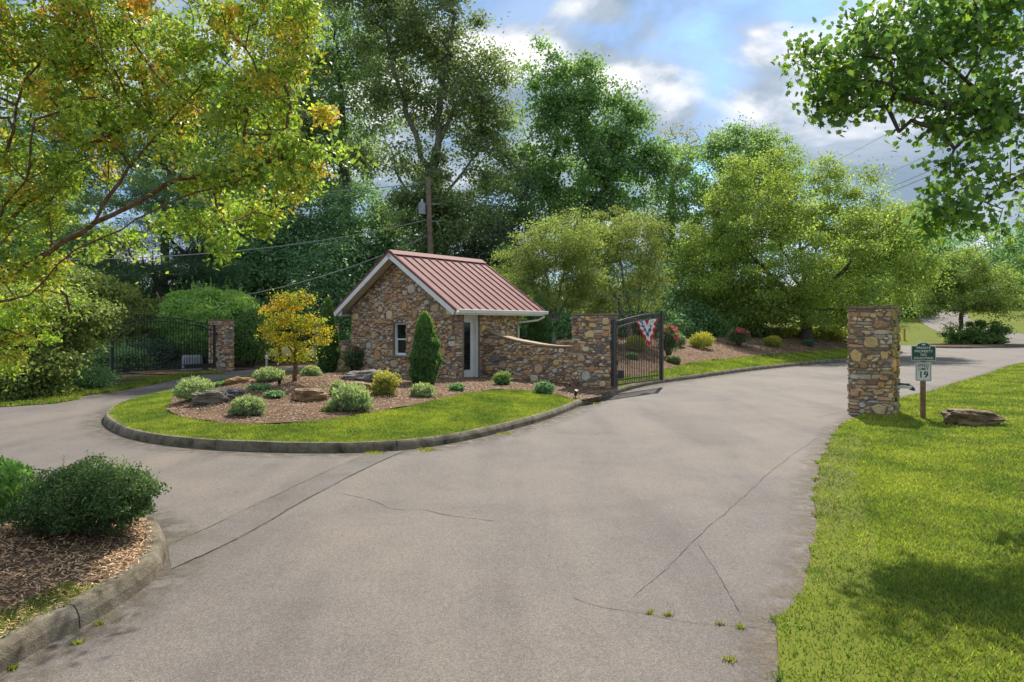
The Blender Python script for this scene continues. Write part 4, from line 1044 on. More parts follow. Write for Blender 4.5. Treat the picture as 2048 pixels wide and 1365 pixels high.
# ---- left background
tree('white_pine', 'soft dark blue-green pine behind the left gate', (at(330,650,36).x, 36, 0),
     [B(330,500,36,130,60), B(250,430,36,120,50), B(400,440,36,90,50), B(300,560,36,130,40), B(430,540,36,60,50), B(180,520,36,100,60), B(330,380,36,90,40)],
     260, 52000, .34, .022, [(.022,.055,.030),(.035,.075,.040),(.05,.085,.04),(.03,.06,.04)], 170, [(.12,.17,.05)], .35, csig=.42, cflat=.35, tr=.3, wmin=.02, lo=.3, up=.2)
for i, (px, py, Y, lb) in enumerate([(120,180,44,'tall tree showing dark between the crape myrtle branches'),(330,160,50,'distant tall tree behind the crape myrtle crown'),(480,220,52,'far tree behind the orange tips of the crape myrtle'),(-40,420,34,'tree at the left margin behind the crape myrtle'),(90,470,38,'dark tree low behind the crape myrtle branches'),(480,430,47,'tree right of the pine top')]):
    tree('background_tree', lb, (at(px,650,Y).x, Y, 0), [B(px,py,Y,90,90), B(px-60,py+100,Y,80,80), B(px+60,py+110,Y,80,90), B(px,py+210,Y,100,80)], 150, 16000, .26, .15, G_OAK, 180+i, csig=.6, tr=.3, wmin=.03, group='trees behind the crape myrtle')
# dogwood-like layered shrubs at the left drive
dg = [(70,640,19.6,120,60,'layered yellow-green dogwood over the left drive edge',(20,20.2)),(150,600,23.0,75,62,'tiered dogwood leaning beside the arched gate',(120,24.2)),(40,740,18.8,90,55,'low leafy bush touching the left drive verge',(20,19.4)),(280,640,32.5,65,55,'yellow-tipped dogwood seen through the arched gate',(285,33.0))]
for i, (px, py, Y, rx, ry, lb, bs) in enumerate(dg):
    bl = [B(px, py, Y, rx, ry*.55), B(px-rx*.5, py-ry*.75, Y+.6, rx*.7, ry*.5), B(px+rx*.5, py-ry*.3, Y+.3, rx*.7, ry*.5), B(px-rx*.2, py+ry*.75, Y, rx*.8, ry*.5), B(px+rx*.4, py+ry*.9, Y+.5, rx*.6, ry*.4)]
    tree('dogwood', lb, (at(bs[0],650,bs[1]).x, bs[1], 0), bl, 190, 20000, .125, .07, [(.07,.105,.02),(.10,.13,.022),(.05,.08,.02),(.13,.15,.03)], 190+i, T_LIME, .4, csig=.26, cflat=.35, tr=.09, wmin=.006, group='layered bushes along the left drive', step=.4, lo=.4, cat='shrub', leafm='leaf_gloss')
for i, (px, Y, w, lb) in enumerate([(150,21.4,70,'low dark bush at the verge left of the arched gate'),(235,30.5,55,'low bush under the free end of the arched gate'),(305,31.6,50,'blue-green bush behind the arched gate pickets'),(360,33.0,40,'blue-green shrub between the arched gate and globe shrub')]):
    bl = [B(px, 715 if i else 755, Y, w, 30), B(px-w*.4, 725 if i else 768, Y, w*.7, 20), B(px+w*.4, 722 if i else 765, Y, w*.7, 22)]
    if i >= 2: bl = [B(px, 710, Y, w, 32), B(px, 728, Y, w*1.1, 20)]
    tree('verge_bush', lb, (at(px,650,Y).x, Y, 0), bl, 80, 11000, .10, .06, G_DARK if i < 2 else [(.04,.08,.045),(.06,.10,.06),(.03,.06,.035)], 200+i, T_LIME if i < 2 else None, .25, csig=.2, tr=.05, wmin=.006, group='low bushes along the left drive', step=.3, lo=.5, cat='shrub', leafm='leaf_gloss')
# ---- pale multi-stemmed trees right of the house
pm = hl(1105, 690); pm2 = hl(1262, 688)
for i, (b_, px, lb) in enumerate(((pm, 1100, 'pale yellow-green multi-stemmed tree beside the gatehouse'), (pm2, 1245, 'airy lime-topped tree with grey trunks behind the bunting gate'))):
    Y = b_.y
    if i == 0: bl = [B(1090,500,Y,85,45), B(1050,540,Y,60,55), B(1140,470,Y,70,45), B(1110,570,Y,85,50), B(1030,600,Y,35,45), B(1160,560,Y,50,60)]
    else: bl = [B(1240,460,Y,95,45), B(1190,490,Y,60,50), B(1290,480,Y,45,55), B(1230,560,Y,90,60), B(1300,590,Y,45,55), B(1180,600,Y,60,45)]
    s0 = Vector(b_); gd = []
    fk = [(-55,-160),(-15,-190),(30,-180),(70,-140)]
    gd = [[tuple(at(px+4+dx*.15, 640, Y)), tuple(at(px+4+dx*.5, 590, Y)), tuple(at(px+dx, 690+dz, Y))] for dx, dz in fk]
    if i == 1: gd = [[tuple(at(1268+dx*.25, 640, Y)), tuple(at(1262+dx*.6, 590, Y)), tuple(at(1250+dx, 690+dz, Y))] for dx, dz in fk]
    tree('multi_stem_tree', lb, tuple(b_), bl, 260, 34000, .105, .05, G_YEL if i == 0 else [(.075,.10,.022),(.055,.08,.02),(.10,.12,.025),(.04,.065,.02)], 210+i, [(.19,.21,.03),(.17,.20,.03)], .6, csig=.30, cflat=.4, tr=.12, guides=gd, bark='bark_grey', group='pale multi-stemmed trees', wmin=.008, lo=.35, step=.4, rtip=.01)
# ---- cherry
cb = hl(1612, 679); Y = cb.y
bl = [B(1600,520,Y,250,135), B(1600,520,Y,250,135), B(1470,560,Y,125,95), B(1735,560,Y,120,90), B(1520,410,Y,105,75), B(1640,425,Y,115,70), B(1420,500,Y,70,80), B(1775,480,Y,70,75),
      B(1495,345,Y,40,50), B(1570,345,Y,45,50), B(1650,355,Y,34,42), B(1735,390,Y,36,48), B(1820,520,Y,45,80), B(1540,630,Y,130,20), B(1700,630,Y,85,20), B(1450,636,Y,80,24), B(1540,310,Y,22,28), B(1815,440,Y,25,35)]
gd = [[tuple(at(1611,640,Y)), tuple(at(1608,600,Y)), tuple(at(1600,480,Y))], [tuple(at(1609,615,Y)), tuple(at(1540,550,Y-.8)), tuple(at(1470,470,Y-1))], [tuple(at(1609,610,Y)), tuple(at(1690,540,Y-1)), tuple(at(1760,450,Y))], [tuple(at(1606,590,Y)), tuple(at(1560,480,Y)), tuple(at(1505,360,Y))], [tuple(at(1605,570,Y)), tuple(at(1650,450,Y)), tuple(at(1655,350,Y))]]
tree('cherry_tree', 'broad green cherry tree on the mulch bank with one stout trunk', tuple(cb), bl, 760, 125000, .19, .10, G_CHER, 220, [(.15,.19,.025),(.18,.19,.03)], .45, csig=.46, cflat=.6, tr=.36, guides=gd, wmin=.01, lo=.45, droop=.5, step=.6)
# ---- far right
ft = hit(1932, 688, flat(.16)); Y = ft.y+1.0
tree('ornamental_tree', 'small spreading tree above the far shrub island', (ft.x, Y, .1), [B(1930,545,Y,75,35), B(1880,580,Y,55,35), B(1985,570,Y,65,40), B(1930,590,Y,100,35), B(1870,620,Y,40,15), B(2010,615,Y,55,22), B(1930,515,Y,40,15)],
     180, 22000, .26, .14, [(.075,.12,.02),(.10,.14,.025),(.06,.095,.03)], 230, T_LIME, .5, csig=.5, cflat=.5, tr=.2, fork=.45, wmin=.02, lo=.35)
tree('island_shrub', 'dense green shrub clump on the far shrub island', (ft.x+.6, Y-1, .12), [B(1925,668,Y-1,32,22), B(1960,665,Y-1,40,26), B(1990,670,Y-1,26,20), B(1905,676,Y-1,18,14), B(1950,680,Y-1,50,12)],
     90, 12000, .24, .14, [(.05,.10,.025),(.07,.13,.03),(.035,.075,.022)], 231, T_LIME, .3, csig=.28, tr=.08, step=.4, lo=.5, cat='shrub', wmin=.02)
FR = 'distant trees beyond the far lawn'
for i, (px, py, Y, r_, h_, lb) in enumerate([(1860,520,120,70,60,'distant dark tree above the driveway bend'),(1940,500,130,80,60,'distant tree behind the small ornamental tree'),(2040,520,118,80,70,'distant tree at the right margin'),(1780,560,100,60,60,'distant tree behind the near stone pillar'),(1690,560,90,80,80,'distant tree behind the cherry crown'),(2120,480,100,90,90,'distant tall tree outside the drive bend'),(1830,470,140,70,50,'far pale tree on the skyline')]):
    gz_ = float(zfar(np.array([at(px,0,Y).x]), np.array([Y]))[0])
    tree('distant_tree', lb, (at(px,650,Y).x, Y, gz_), [B(px,py,Y,r_,h_), B(px-r_*.5,py+h_*.7,Y,r_*.7,h_*.6), B(px+r_*.5,py+h_*.7,Y,r_*.7,h_*.6)], 110, 9000, .55, .32, G_POP if i % 2 else G_DARK, 240+i, csig=1.0, tr=.3, group=FR, wmin=.05, lo=.5, step=1.2)
for i, (px, Y, lb) in enumerate([(1540,47.5,'yellow-green ground cover left of the cherry trunk'),(1655,48.5,'yellow-green ground cover right of the cherry trunk'),(1480,46,'pale green shrub between the rose and cherry tree'),(1420,44,'grey-green shrub behind the round golden bush')]):
    zz_ = 1.15; bl = [B(px,668,Y,52 if i < 2 else 34,13), B(px-25,672,Y+.6,40,11), B(px+30,670,Y+.4,44,13)] if i < 2 else [B(px,655,Y,36,18), B(px+14,668,Y,32,12)]
    tree('ground_cover', lb, (at(px,650,Y).x, Y, zz_-.1), bl, 90, 11000, .17, .10, [(.15,.16,.02),(.19,.18,.025),(.10,.13,.02)] if i < 2 else G_POP, 260+i, csig=.22, tr=.03, step=.4, lo=.3, cat='ground cover', group='leafy plants behind the bank', wmin=.01)

# ------------------------------------------------------------------ foreground crape myrtle
def gp(*q): return [tuple(at(*k)) for k in q]
cbase = (-7.9, 8.2, .15)
gd = [gp((-150,640,8.3),(-40,600,8.3),(70,520,8.2),(190,445,8.1),(330,370,8.0),(440,345,7.9),(560,318,7.8)),
      gp((-90,620,8.3),(60,590,8.0),(150,500,7.9),(270,440,7.8),(390,385,7.7),(480,360,7.6)),
      gp((-120,560,8.4),(-20,470,8.5),(90,380,8.6),(180,290,8.7),(300,240,8.8),(420,150,8.8)),
      gp((-100,500,8.2),(-10,350,8.3),(28,260,8.3),(50,160,8.3),(140,40,8.4)),
      gp((-20,470,8.5),(60,330,8.0),(70,240,7.9),(160,200,7.8),(240,180,7.8)),
      gp((190,445,8.1),(260,330,8.3),(360,220,8.4),(470,110,8.5)),
      gp((-60,540,8.0),(60,440,7.6),(140,350,7.5),(250,280,7.4),(330,240,7.4))]
bl = [B(90,120,8.6,190,150), B(300,70,8.7,180,120), B(480,80,8.6,120,110), B(540,190,8.3,85,80), B(430,230,8.3,130,80), B(250,230,8.4,150,90), B(590,310,7.9,85,32), B(520,350,7.9,105,40), B(400,330,8.0,100,55),
      B(110,330,8.5,130,70), B(40,430,8.4,80,60), B(420,440,8.0,70,35), B(330,440,8.2,60,30), B(460,500,7.9,22,45), B(600,90,8.3,40,100), B(560,20,8.6,80,70), B(690,300,7.6,34,28), B(630,360,7.8,30,28), B(40,540,8.2,70,40), B(60,620,9.2,110,60), B(-20,700,9.2,80,70), B(600,400,10.2,40,34), B(540,440,10.2,50,32), B(490,410,10.0,60,40), B(620,250,8.0,50,50), B(230,490,8.3,60,30), B(-120,250,8.8,150,200), B(90,30,8.6,200,90)]
crape, TT = tree('crape_myrtle', 'large crape myrtle with yellow and orange leaves arching over the left drive', cbase, bl, 950, 56000, .074, .040, G_CRAPE, 300, T_ORANGE, .42, csig=.10, cflat=.75, tr=.05, guides=gd, bark='bark_red', leafm='leaf_gloss', lo=.1, step=.22, rtip=.0055, up=.5, droop=.2, jit=.35, desat=.03, tipclu=.24)
rng = np.random.default_rng(301)
sel = TT[rng.choice(len(TT), 110, replace=False)]; hd_ = []
for t in sel:
    m = 26; a = unit(rng.normal(size=(1, 3))*[1, 1, .5])[0]; P = t+np.outer(rng.uniform(0, .16, m), a)+rng.normal(0, .028, (m, 3)); hd_.append(P)
v, f, c = leaves(np.concatenate(hd_), rng, .013, .013, [(.16,.09,.05),(.22,.14,.09),(.12,.10,.04)], fold=.6)
part('seed_heads', nmesh('seed_heads', v, f, c), M['leaf'], crape)

# ------------------------------------------------------------------ broad-leaved tree at the right
def lobed(kind):
    if kind == 0: pts = [(0,-.5),(.07,-.32),(.30,-.36),(.26,-.18),(.52,-.04),(.30,.06),(.34,.30),(.13,.22),(0,.55),(-.13,.22),(-.34,.30),(-.30,.06),(-.52,-.04),(-.26,-.18),(-.30,-.36),(-.07,-.32)]
    else: pts = [(0,-.5),(.22,-.40),(.44,-.22),(.40,.02),(.46,.26),(.20,.26),(.12,.42),(-.10,.42),(-.22,.26),(-.46,.24),(-.40,.0),(-.44,-.22),(-.22,-.40)]
    return np.array(pts)
def lobed_arrays(P, rng, size, pal, kind, up=.5):
    sh = lobed(kind); k = len(sh); n = len(P)
    nr = unit(rng.normal(size=(n, 3))*[1, 1, .7]+[0, -.15, up]); a = np.cross(nr, rng.normal(size=(n, 3))); a[:, 2] -= .8; a = unit(a-nr*(a*nr).sum(1, keepdims=True)); b = np.cross(nr, a)
    s = size*rng.uniform(.6, 1.2, (n, 1, 1)); curl = rng.uniform(.1, .5, (n, 1, 1))
    V = P[:, None]+a[:, None]*sh[None, :, 1:2]*s+b[:, None]*sh[None, :, 0:1]*s+nr[:, None]*(np.abs(sh[None, :, 0:1])*curl*s-.25*curl*s*sh[None, :, 1:2]**2)
    Cn = P[:, None]
    V = np.concatenate([Cn, V], 1).reshape(-1, 3)
    i = np.arange(k); F = np.stack([np.zeros(k, int), i+1, (i+1) % k+1], 1); F = (np.arange(n)[:, None, None]*(k+1)+F[None]).reshape(-1, 3)
    pal = np.array(pal); c = pal[rng.integers(0, len(pal), n)]*rng.uniform(.7, 1.3, (n, 1))*3.1
    return V, F, np.repeat(c, k+1, 0)
bl = [B(1665,130,9.4,85,65), B(1700,200,9.3,80,60), B(1760,120,9.5,110,85), B(1830,50,9.6,130,75), B(1900,150,9.5,120,95), B(1990,110,9.4,110,120), B(1840,225,9.3,80,50), B(1950,260,9.3,80,55), B(1975,350,9.0,75,55), B(1905,340,9.0,45,40), B(1920,430,8.8,65,45), B(2010,450,8.7,55,50), B(2120,300,9.3,120,220), B(1880,395,9.0,35,30), B(1640,215,9.3,40,40), B(2000,20,9.6,120,80)]
rbase = (11.2, 9.6, .03)
rngR = np.random.default_rng(400)
rt = thing('sweetgum_tree', 'broad-leaved tree with star-shaped leaves overhanging the right lawn', 'tree', rbase)
T, d_, rr_ = blob_points(bl, 330, rngR, .1)
gd = [gp((2600,420,9.6),(2400,330,9.6),(2180,260,9.5),(2010,232,9.4),(1900,215,9.4),(1790,190,9.4)), gp((2400,330,9.6),(2200,130,9.6),(2050,60,9.6),(1900,60,9.6)),
      gp((2180,260,9.5),(2070,330,9.2),(2000,380,9.0),(1950,430,8.8)), gp((1900,215,9.4),(1800,120,9.4),(1690,110,9.4)), gp((2010,232,9.4),(1930,160,9.4),(1850,90,9.5))]
Nn, par, r = skeleton(rbase, gd, T, rngR, .22, .0065, .085)
wood('trunk', Nn, par, r, M['bark'], rt)
cnt = np.maximum(3, rngR.gamma(3, 1, len(T))/3*25).astype(int); ci = np.repeat(np.arange(len(T)), cnt)
P = T[ci]+rngR.normal(size=(len(ci), 3))*np.array([.14, .14, .12])
G_GUM = [(.045,.085,.022),(.035,.07,.022),(.065,.11,.022),(.09,.13,.02),(.05,.08,.03)]
fr_ = (P[:, 0]/P[:, 1] < .76) & (P[:, 2] < CAMZ+.47*P[:, 1])
near = np.nonzero(fr_)[0]; near = near[np.argsort(P[near, 1])][:260]; mask = np.zeros(len(P), bool); mask[near] = True
ps = []
rest = P[~mask]; half = len(rest)//3
for kk, Q in ((0, rest[half:]), (1, rest[:half])):
    ps.append(lobed_arrays(Q, rngR, .105, G_GUM, kk))
part('crown', joinm('crown', ps), M['leaf'], rt)
protos = []
for q in range(8):
    v, f, c = lobed_arrays(np.zeros((1, 3)), rngR, .118, G_GUM, 0); protos.append(nmesh('leaf', v, f, c)); protos[-1].materials.append(M['leaf'])
for i in near:
    o = bpy.data.objects.new('leaf', protos[int(rngR.integers(0, 8))]); COL.objects.link(o); o.parent = rt
    o.matrix_parent_inverse = Matrix.Translation(Vector(rbase)).inverted()
    o.location = tuple(P[i]); o.rotation_euler = (float(rngR.normal(0, .25)), float(rngR.normal(0, .25)), float(rngR.uniform(0, 6.28)))

# ------------------------------------------------------------------ shrubs
def shrub(name, label, base, rx, ry, h, n, L, Wd, pal, seed, tip=None, tipamt=.3, cat='shrub', group=None, lump=.12, bottom=.0, up=.5, leafm='leaf', stems=10, mid=.42, thick=.16, vert=False,
          flowers=None, fl_n=0, fl_size=.06, fl_cols=None, sprig=0, bark='bark'):
    rng = np.random.default_rng(seed); base = Vector(base); root = thing(name, label, cat, tuple(base), group)
    d = unit(rng.normal(size=(n*2, 3))); d = d[d[:, 2] > -.85][:n]; n = len(d)
    lum = np.array([mnoise.noise(Vector(q*2.2)+Vector((seed*1.3, 0, 0))) + .5*mnoise.noise(Vector(q*5.0)+Vector((seed*2.3, 5, 0))) for q in d])
    rr = (1-np.abs(rng.normal(0, thick, n)))*(1+lump*lum+lump*.4*np.array([mnoise.noise(Vector(q*11.0)+Vector((seed*.7, 2, 9))) for q in d])); rr = np.clip(rr, .05, 1.3)
    P = d*rr[:, None]*np.array([rx, ry, 1]); zc = mid*h
    P[:, 2] = np.where(P[:, 2] > 0, P[:, 2]*(h-zc), P[:, 2]*(zc-bottom*h*.3))+zc
    keep = P[:, 2] > bottom*h*(.6+.8*rng.random(n)); P = P[keep]; d = d[keep]
    W_ = P+np.array(base)
    tw = None
    if tip is not None: tw = tipamt*np.clip(P[:, 2]/h, 0, 1)**1.5
    parts = [leaves(W_, rng, L, Wd, pal, up, d if not vert else None, tip, tw, droop=-1.2 if vert else 0)]
    if sprig:
        for k in range(sprig):
            q = unit(rng.normal(size=(1, 3)))[0]; q[2] = abs(q[2])*.8+.25; q /= np.linalg.norm(q)
            s = np.array([q[0]*rx, q[1]*ry, q[2]*(h-zc)+zc]); m = 9; ln = rng.uniform(.06, .16)*h
            dirn = q*.4+np.array([rng.normal(0, .2), rng.normal(0, .2), .9]); Q = np.array(base)+s*.97+np.outer(np.linspace(0, ln, m), dirn)+rng.normal(0, .004, (m, 3))
            parts.append(leaves(Q, rng, L*.8, Wd*.8, pal if tip is None else tip, .3))
    part('foliage', joinm('foliage', parts), M[leafm], root)
    if stems:
        A, Bq, ra, rb = [], [], [], []
        for k in range(stems):
            an = rng.uniform(0, 6.28); a = np.array(base)+np.array([math.cos(an)*rx*.12, math.sin(an)*ry*.12, -.03]); sp = rng.uniform(.3, .8)
            m1 = a+np.array([math.cos(an)*rx*sp*.4, math.sin(an)*ry*sp*.4, h*.32]); m2 = a+np.array([math.cos(an)*rx*sp, math.sin(an)*ry*sp, h*.72]); r0 = max(.004, .018*h)
            A += [a, m1]; Bq += [m1, m2]; ra += [r0, r0*.7]; rb += [r0*.7, r0*.3]
        v, f = tubes(np.array(A), np.array(Bq), np.array(ra), np.array(rb), 5)
        part('stems', nmesh('stems', v, f), M[bark], root)
    if fl_n:
        q = unit(rng.normal(size=(fl_n, 3))); q[:, 2] = np.abs(q[:, 2])*.9+.15; q = unit(q); cs = np.array(base)+q*np.array([rx, ry, h-zc])*1.0+np.array([0, 0, zc])
        for k in range(fl_n):
            v, f, c = leaves(cs[k]+rng.normal(0, fl_size*.35, (16, 3)), rng, fl_size*.9, fl_size*.75, fl_cols, .4, fold=.5, jit=.3, gain=1.0, desat=0)
            part('flower', nmesh('flower', v, f, c), M['petal'], root)
    return root
# near boxwood + neighbour
shrub('boxwood_shrub', 'clipped dark green boxwood in the near kerbed planter', (-3.66, 5.92, .19), .57, .50, .62, 24000, .028, .018, [(.018,.042,.014),(.027,.056,.017),(.015,.034,.013),(.038,.072,.02)], 501, [(.06,.105,.02)], .7, leafm='leaf_gloss', stems=60, bottom=.10, sprig=60, mid=.46, lump=.26, thick=.26)
shrub('laurel_shrub', 'upright light green leafy shrub beside the near boxwood', (-4.85, 6.15, .2), .50, .42, .60, 5200, .075, .03, [(.06,.13,.02),(.085,.17,.025),(.04,.09,.02)], 502, [(.12,.22,.03)], .6, leafm='leaf_gloss', stems=14, bottom=.12, vert=True, mid=.5)
# clipped globe
gs_ = Vector((at(420,650,33.5).x, 33.5, 0))
shrub('globe_shrub', 'huge clipped dome-shaped evergreen behind the left stone pillar', gs_, 2.75, 2.3, 3.85, 46000, .17, .08, [(.14,.23,.06),(.165,.265,.065),(.11,.19,.05)], 503, [(.15,.22,.035)], .7, stems=26, bottom=.10, mid=.52, lump=.13, thick=.12, sprig=80)
s2 = Vector((at(500,650,32.6).x, 32.6, 0))
shrub('globe_shrub', 'smaller rounded evergreen merging with the right of the clipped dome', s2, 1.0, 1.0, 2.9, 16000, .14, .06, [(.085,.15,.045),(.105,.18,.05),(.07,.125,.04)], 504, [(.10,.16,.03)], .4, stems=14, bottom=.1, mid=.55, lump=.1)
# arborvitae
def arborvitae(label, base, R_, h, n, seed, L=.10):
    rng = np.random.default_rng(seed); base = Vector(base); root = thing('arborvitae', label, 'evergreen', tuple(base), 'slender clipped evergreens')
    t = rng.uniform(0, 1, n)**.9; an = rng.uniform(0, 6.28, n)
    prof = np.interp(t, [0, .08, .3, .6, .85, .96, 1.0], [.62, .88, 1.0, .82, .50, .24, .04])
    lum = np.array([mnoise.noise(Vector((math.cos(a)*1.6, math.sin(a)*1.6, q*9+seed))) for a, q in zip(an, t)])
    r = R_*prof*(1+.34*lum)*(1-np.abs(rng.normal(0, .15, n)))
    P = np.stack([np.cos(an)*r, np.sin(an)*r, t*h], 1); d = np.stack([np.cos(an), np.sin(an), np.full(n, .2)], 1)
    v, f, c = leaves(P+np.array(base), rng, L, L*.42, [(.028,.07,.020),(.04,.09,.024),(.022,.055,.018),(.055,.11,.03)], 0.0, d, [(.13,.22,.03)], .55*t**5+.10, droop=-1.3)
    part('foliage', nmesh('foliage', v, f, c), M['leaf'], root)
    v, f = tubes(np.array([base-ZZ*.05]), np.array([base+ZZ*h*.8]), np.array([.05]), np.array([.015]), 6)
    part('stem', nmesh('stem', v, f), M['bark'], root)
av = hl(850, 769); arborvitae('slender dark evergreen standing before the gatehouse window wall', av, .42, (769-626)/FPX*av.y, 13000, 511, .125)
av = hl(656, 746); arborvitae('slender dark evergreen left of the gatehouse behind the maple', av, .40, (746-598)/FPX*av.y, 11000, 512, .125)
ax_ = (1078-1024)/FPX*27.0; av = Vector((ax_, 27.0, float(zland(np.array([ax_]), np.array([27.0]))[0]))); arborvitae('slender evergreen behind the gatehouse gutter end', av, .50, at(1063, 588, 27.0).z-av.z, 14000, 513, .12)
# orange maple
mb_ = hl(590, 766); Ym = mb_.y
gd = [gp((591,740,Ym),(589,715,Ym),(592,680,Ym)), gp((589,712,Ym),(560,670,Ym),(545,640,Ym)), gp((590,705,Ym),(620,665,Ym),(640,640,Ym)), gp((590,690,Ym),(580,640,Ym),(585,600,Ym))]
tree('japanese_maple', 'small orange and yellow-green maple on the mulch mound', tuple(mb_), [B(585,630,Ym,55,28), B(545,645,Ym,30,22), B(625,655,Ym,34,22), B(590,600,Ym,36,18), B(570,680,Ym,38,20), B(610,690,Ym,36,18), B(590,712,Ym,45,12), B(640,672,Ym,22,12), B(560,600,Ym,14,14), B(610,590,Ym,12,12), B(635,630,Ym,16,14)],
     150, 6000, .066, .036, [(.13,.15,.018),(.095,.13,.02),(.17,.16,.018)], 520, [(.34,.17,.02),(.28,.15,.02),(.26,.19,.02)], .5, csig=.12, cflat=.4, tr=.045, guides=gd, bark='bark_red', lo=.2, step=.15, rtip=.004, desat=.0, tipclu=.4)
# grey-green mounds
LAV = [(.10,.15,.075),(.13,.175,.09),(.075,.115,.055),(.16,.19,.09)]
gg = 'grey-green mounded shrubs on the mulch mound'
for i, (px, py, w, hh, n, lb) in enumerate([(392,801,90,52,9000,'grey-green mounded shrub at the left tip of the mulch mound'),(495,831,78,44,9000,'grey-green mounded shrub at the front edge of the mulch mound'),(703,823,98,62,11000,'largest grey-green mounded shrub beside the orange-brown boulder'),
        (845,796,58,34,5000,'small silvery shrub at the foot of the slender evergreen'),(540,763,70,32,6500,'grey-green shrub along the drive behind the flat orange boulder'),(622,754,44,24,4000,'dark-based grey-green shrub behind the maple trunk'),(676,792,36,34,3000,'small dark sage shrub left of the tan slab stone')]):
    p = hl(px, py); k = p.y/FPX
    shrub('mounded_shrub', lb, p, w*k*.42, w*k*.36, hh*k*.82, int(n*.5), .08, .024, LAV if i != 6 else G_DARK+LAV[:1], 530+i, [(.20,.22,.10)], .45, group=gg, stems=12, bottom=.02, lump=.42, mid=.35, sprig=46, thick=.28, up=.2, vert=True)
for i, (px, py, w, hh, pal, tip, n, lb) in enumerate([(770,790,52,48,[(.15,.16,.02),(.19,.18,.02),(.11,.13,.02)],[(.26,.22,.03)],3600,'yellow-leaved spirea right of the tan slab stone'),
        (442,775,30,10,G_DARK,None,1800,'flat dark ground cover by the flat orange boulder'),(520,779,44,9,G_DARK,None,2200,'flat dark creeping plant behind the front mounded shrub'),(548,797,36,14,G_DARK,None,2000,'creeping green plant in the middle of the mulch'),
        (1005,772,34,28,G_POP,T_LIME,2600,'small green bush against the swept wall'),(1088,788,38,23,G_DARK,None,3200,'small dark round bush before the swept wall'),(914,783,30,14,G_POP,None,1500,'little low plant below the door step'),
        (655,825,24,10,G_YEL,None,700,'tiny weed on the mulch by the lawn edge'),(737,702,26,14,G_POP,T_LIME,1200,'small leafy plant behind the rose bush')]):
    p = hl(px, py); k = p.y/FPX
    shrub('garden_plant', lb, p, w*k/2, w*k/2*.85, hh*k, n, .06, .034, pal, 545+i, tip, .5, group='small plants in the mulch', stems=8, bottom=.0, lump=.6, thick=.34, mid=.4, sprig=16, leafm='leaf_gloss' if i in (5,) else 'leaf')
ROSE = [(.05,.085,.035),(.07,.105,.045),(.04,.065,.03)]
PINK = [(.75,.13,.20),(.80,.22,.28),(.70,.08,.14)]
for i, (px, py, w, hh, nf, cols, lb) in enumerate([(708,749,42,52,4,[(.60,.02,.06),(.7,.05,.1)],'sparse rose bush with a few red blooms left of the window'),(1337,716,42,62,10,PINK,'pink rose bush just beyond the open gate'),(1477,693,42,34,5,PINK,'low rose bush with pink blooms on the bank')]):
    p = hl(px, py); k = p.y/FPX
    shrub('rose_bush', lb, p, w*k/2, w*k/2*.85, hh*k, 3800, .07, .042, ROSE, 560+i, [(.09,.12,.05)], .4, group='rose bushes', stems=16, bottom=.22, lump=.7, thick=.34, mid=.55, sprig=30, fl_n=nf, fl_size=(.10, .15, .17)[i], fl_cols=cols)
GOLD = [(0.1326, 0.1445, 0.0132), (0.1716, 0.17, 0.0165), (0.0858, 0.1062, 0.0132)]
for i, (px, py, w, hh, pal, lb) in enumerate([(1403,697,46,31,GOLD,'round golden bush on the bank between the two pink rose bushes'),(1546,694,36,21,GOLD,'round golden-green bush left of the cherry trunk'),(1272,703,42,30,GOLD,'golden bush seen through the open gate pickets'),(1264,719,26,13,G_DARK,'low dark bush seen through the open gate pickets'),(1617,693,24,13,[(.06,.10,.06),(.08,.12,.07)],'small grey-green plant in front of the cherry trunk'),(1352,693,40,26,[(.09,.12,.07),(.12,.14,.09)],'pale loose shrub behind the pink rose bush'),(1348,728,26,16,[(.09,.12,.05),(.12,.13,.06)],'wispy low plant at the foot of the pink rose bush')]):
    p = hl(px, py); k = p.y/FPX
    shrub('bank_shrub', lb, p, w*k/2, w*k/2*.85, hh*k, 4200, .08, .03, pal, 570+i, [(.30,.26,.02)] if i < 3 else None, .5, group='round shrubs on the bank', stems=8, bottom=.02, lump=.4, mid=.4, vert=i in (0, 1, 2), sprig=30, thick=.22)
# little path lights
def spot(label, p, h=.22):
    root = thing('path_light', label, 'garden light', tuple(p), 'small garden lights'); p = Vector(p)
    part('stake', MB().tube([p-ZZ*.04, p+ZZ*h*.5], .012, 6).mesh('stake'), M['black_metal'], root)
    part('lamp_head', MB().tube([p+ZZ*h*.4+Vector((0, .03, 0)), p+ZZ*h+Vector((.02, -.05, 0))], [.035, .045], 10).mesh('lamp_head'), M['letter_black'], root)
spot('black garden spotlight in the mulch near the wide pillar base', hl(1151, 798)); spot('black garden spotlight left of the maple trunk', hl(558, 775), .2)
bp = Vector((at(533,650,31.8).x, 31.8, 0)); bl_ = thing('bollard_light', 'small pale bollard light beside the left stone pillar', 'garden light', tuple(bp))
part('stem', MB().tube([bp, bp+ZZ*.42], .05, 8).mesh('stem'), M['cream_paint'], bl_); part('head', MB().tube([bp+ZZ*.43, bp+ZZ*.55, bp+ZZ*.6], [.08, .08, .03], 8).mesh('head'), M['white_paint'], bl_)
# mulch apron behind the left pillar
ap = [(-12.0, 31.3), (-8.4, 35.6), (-9.5, 37.5), (-14.5, 33.5), (-16.5, 29.5), (-14.2, 28.2)]
top('pillar_mulch', sheet('pillar_mulch', catmull(ap, .5, True), .6, flat(-.02)), M['mulch'], 'dark mulch round the left stone pillar and clipped dome', 'mulch bed', kind='structure')

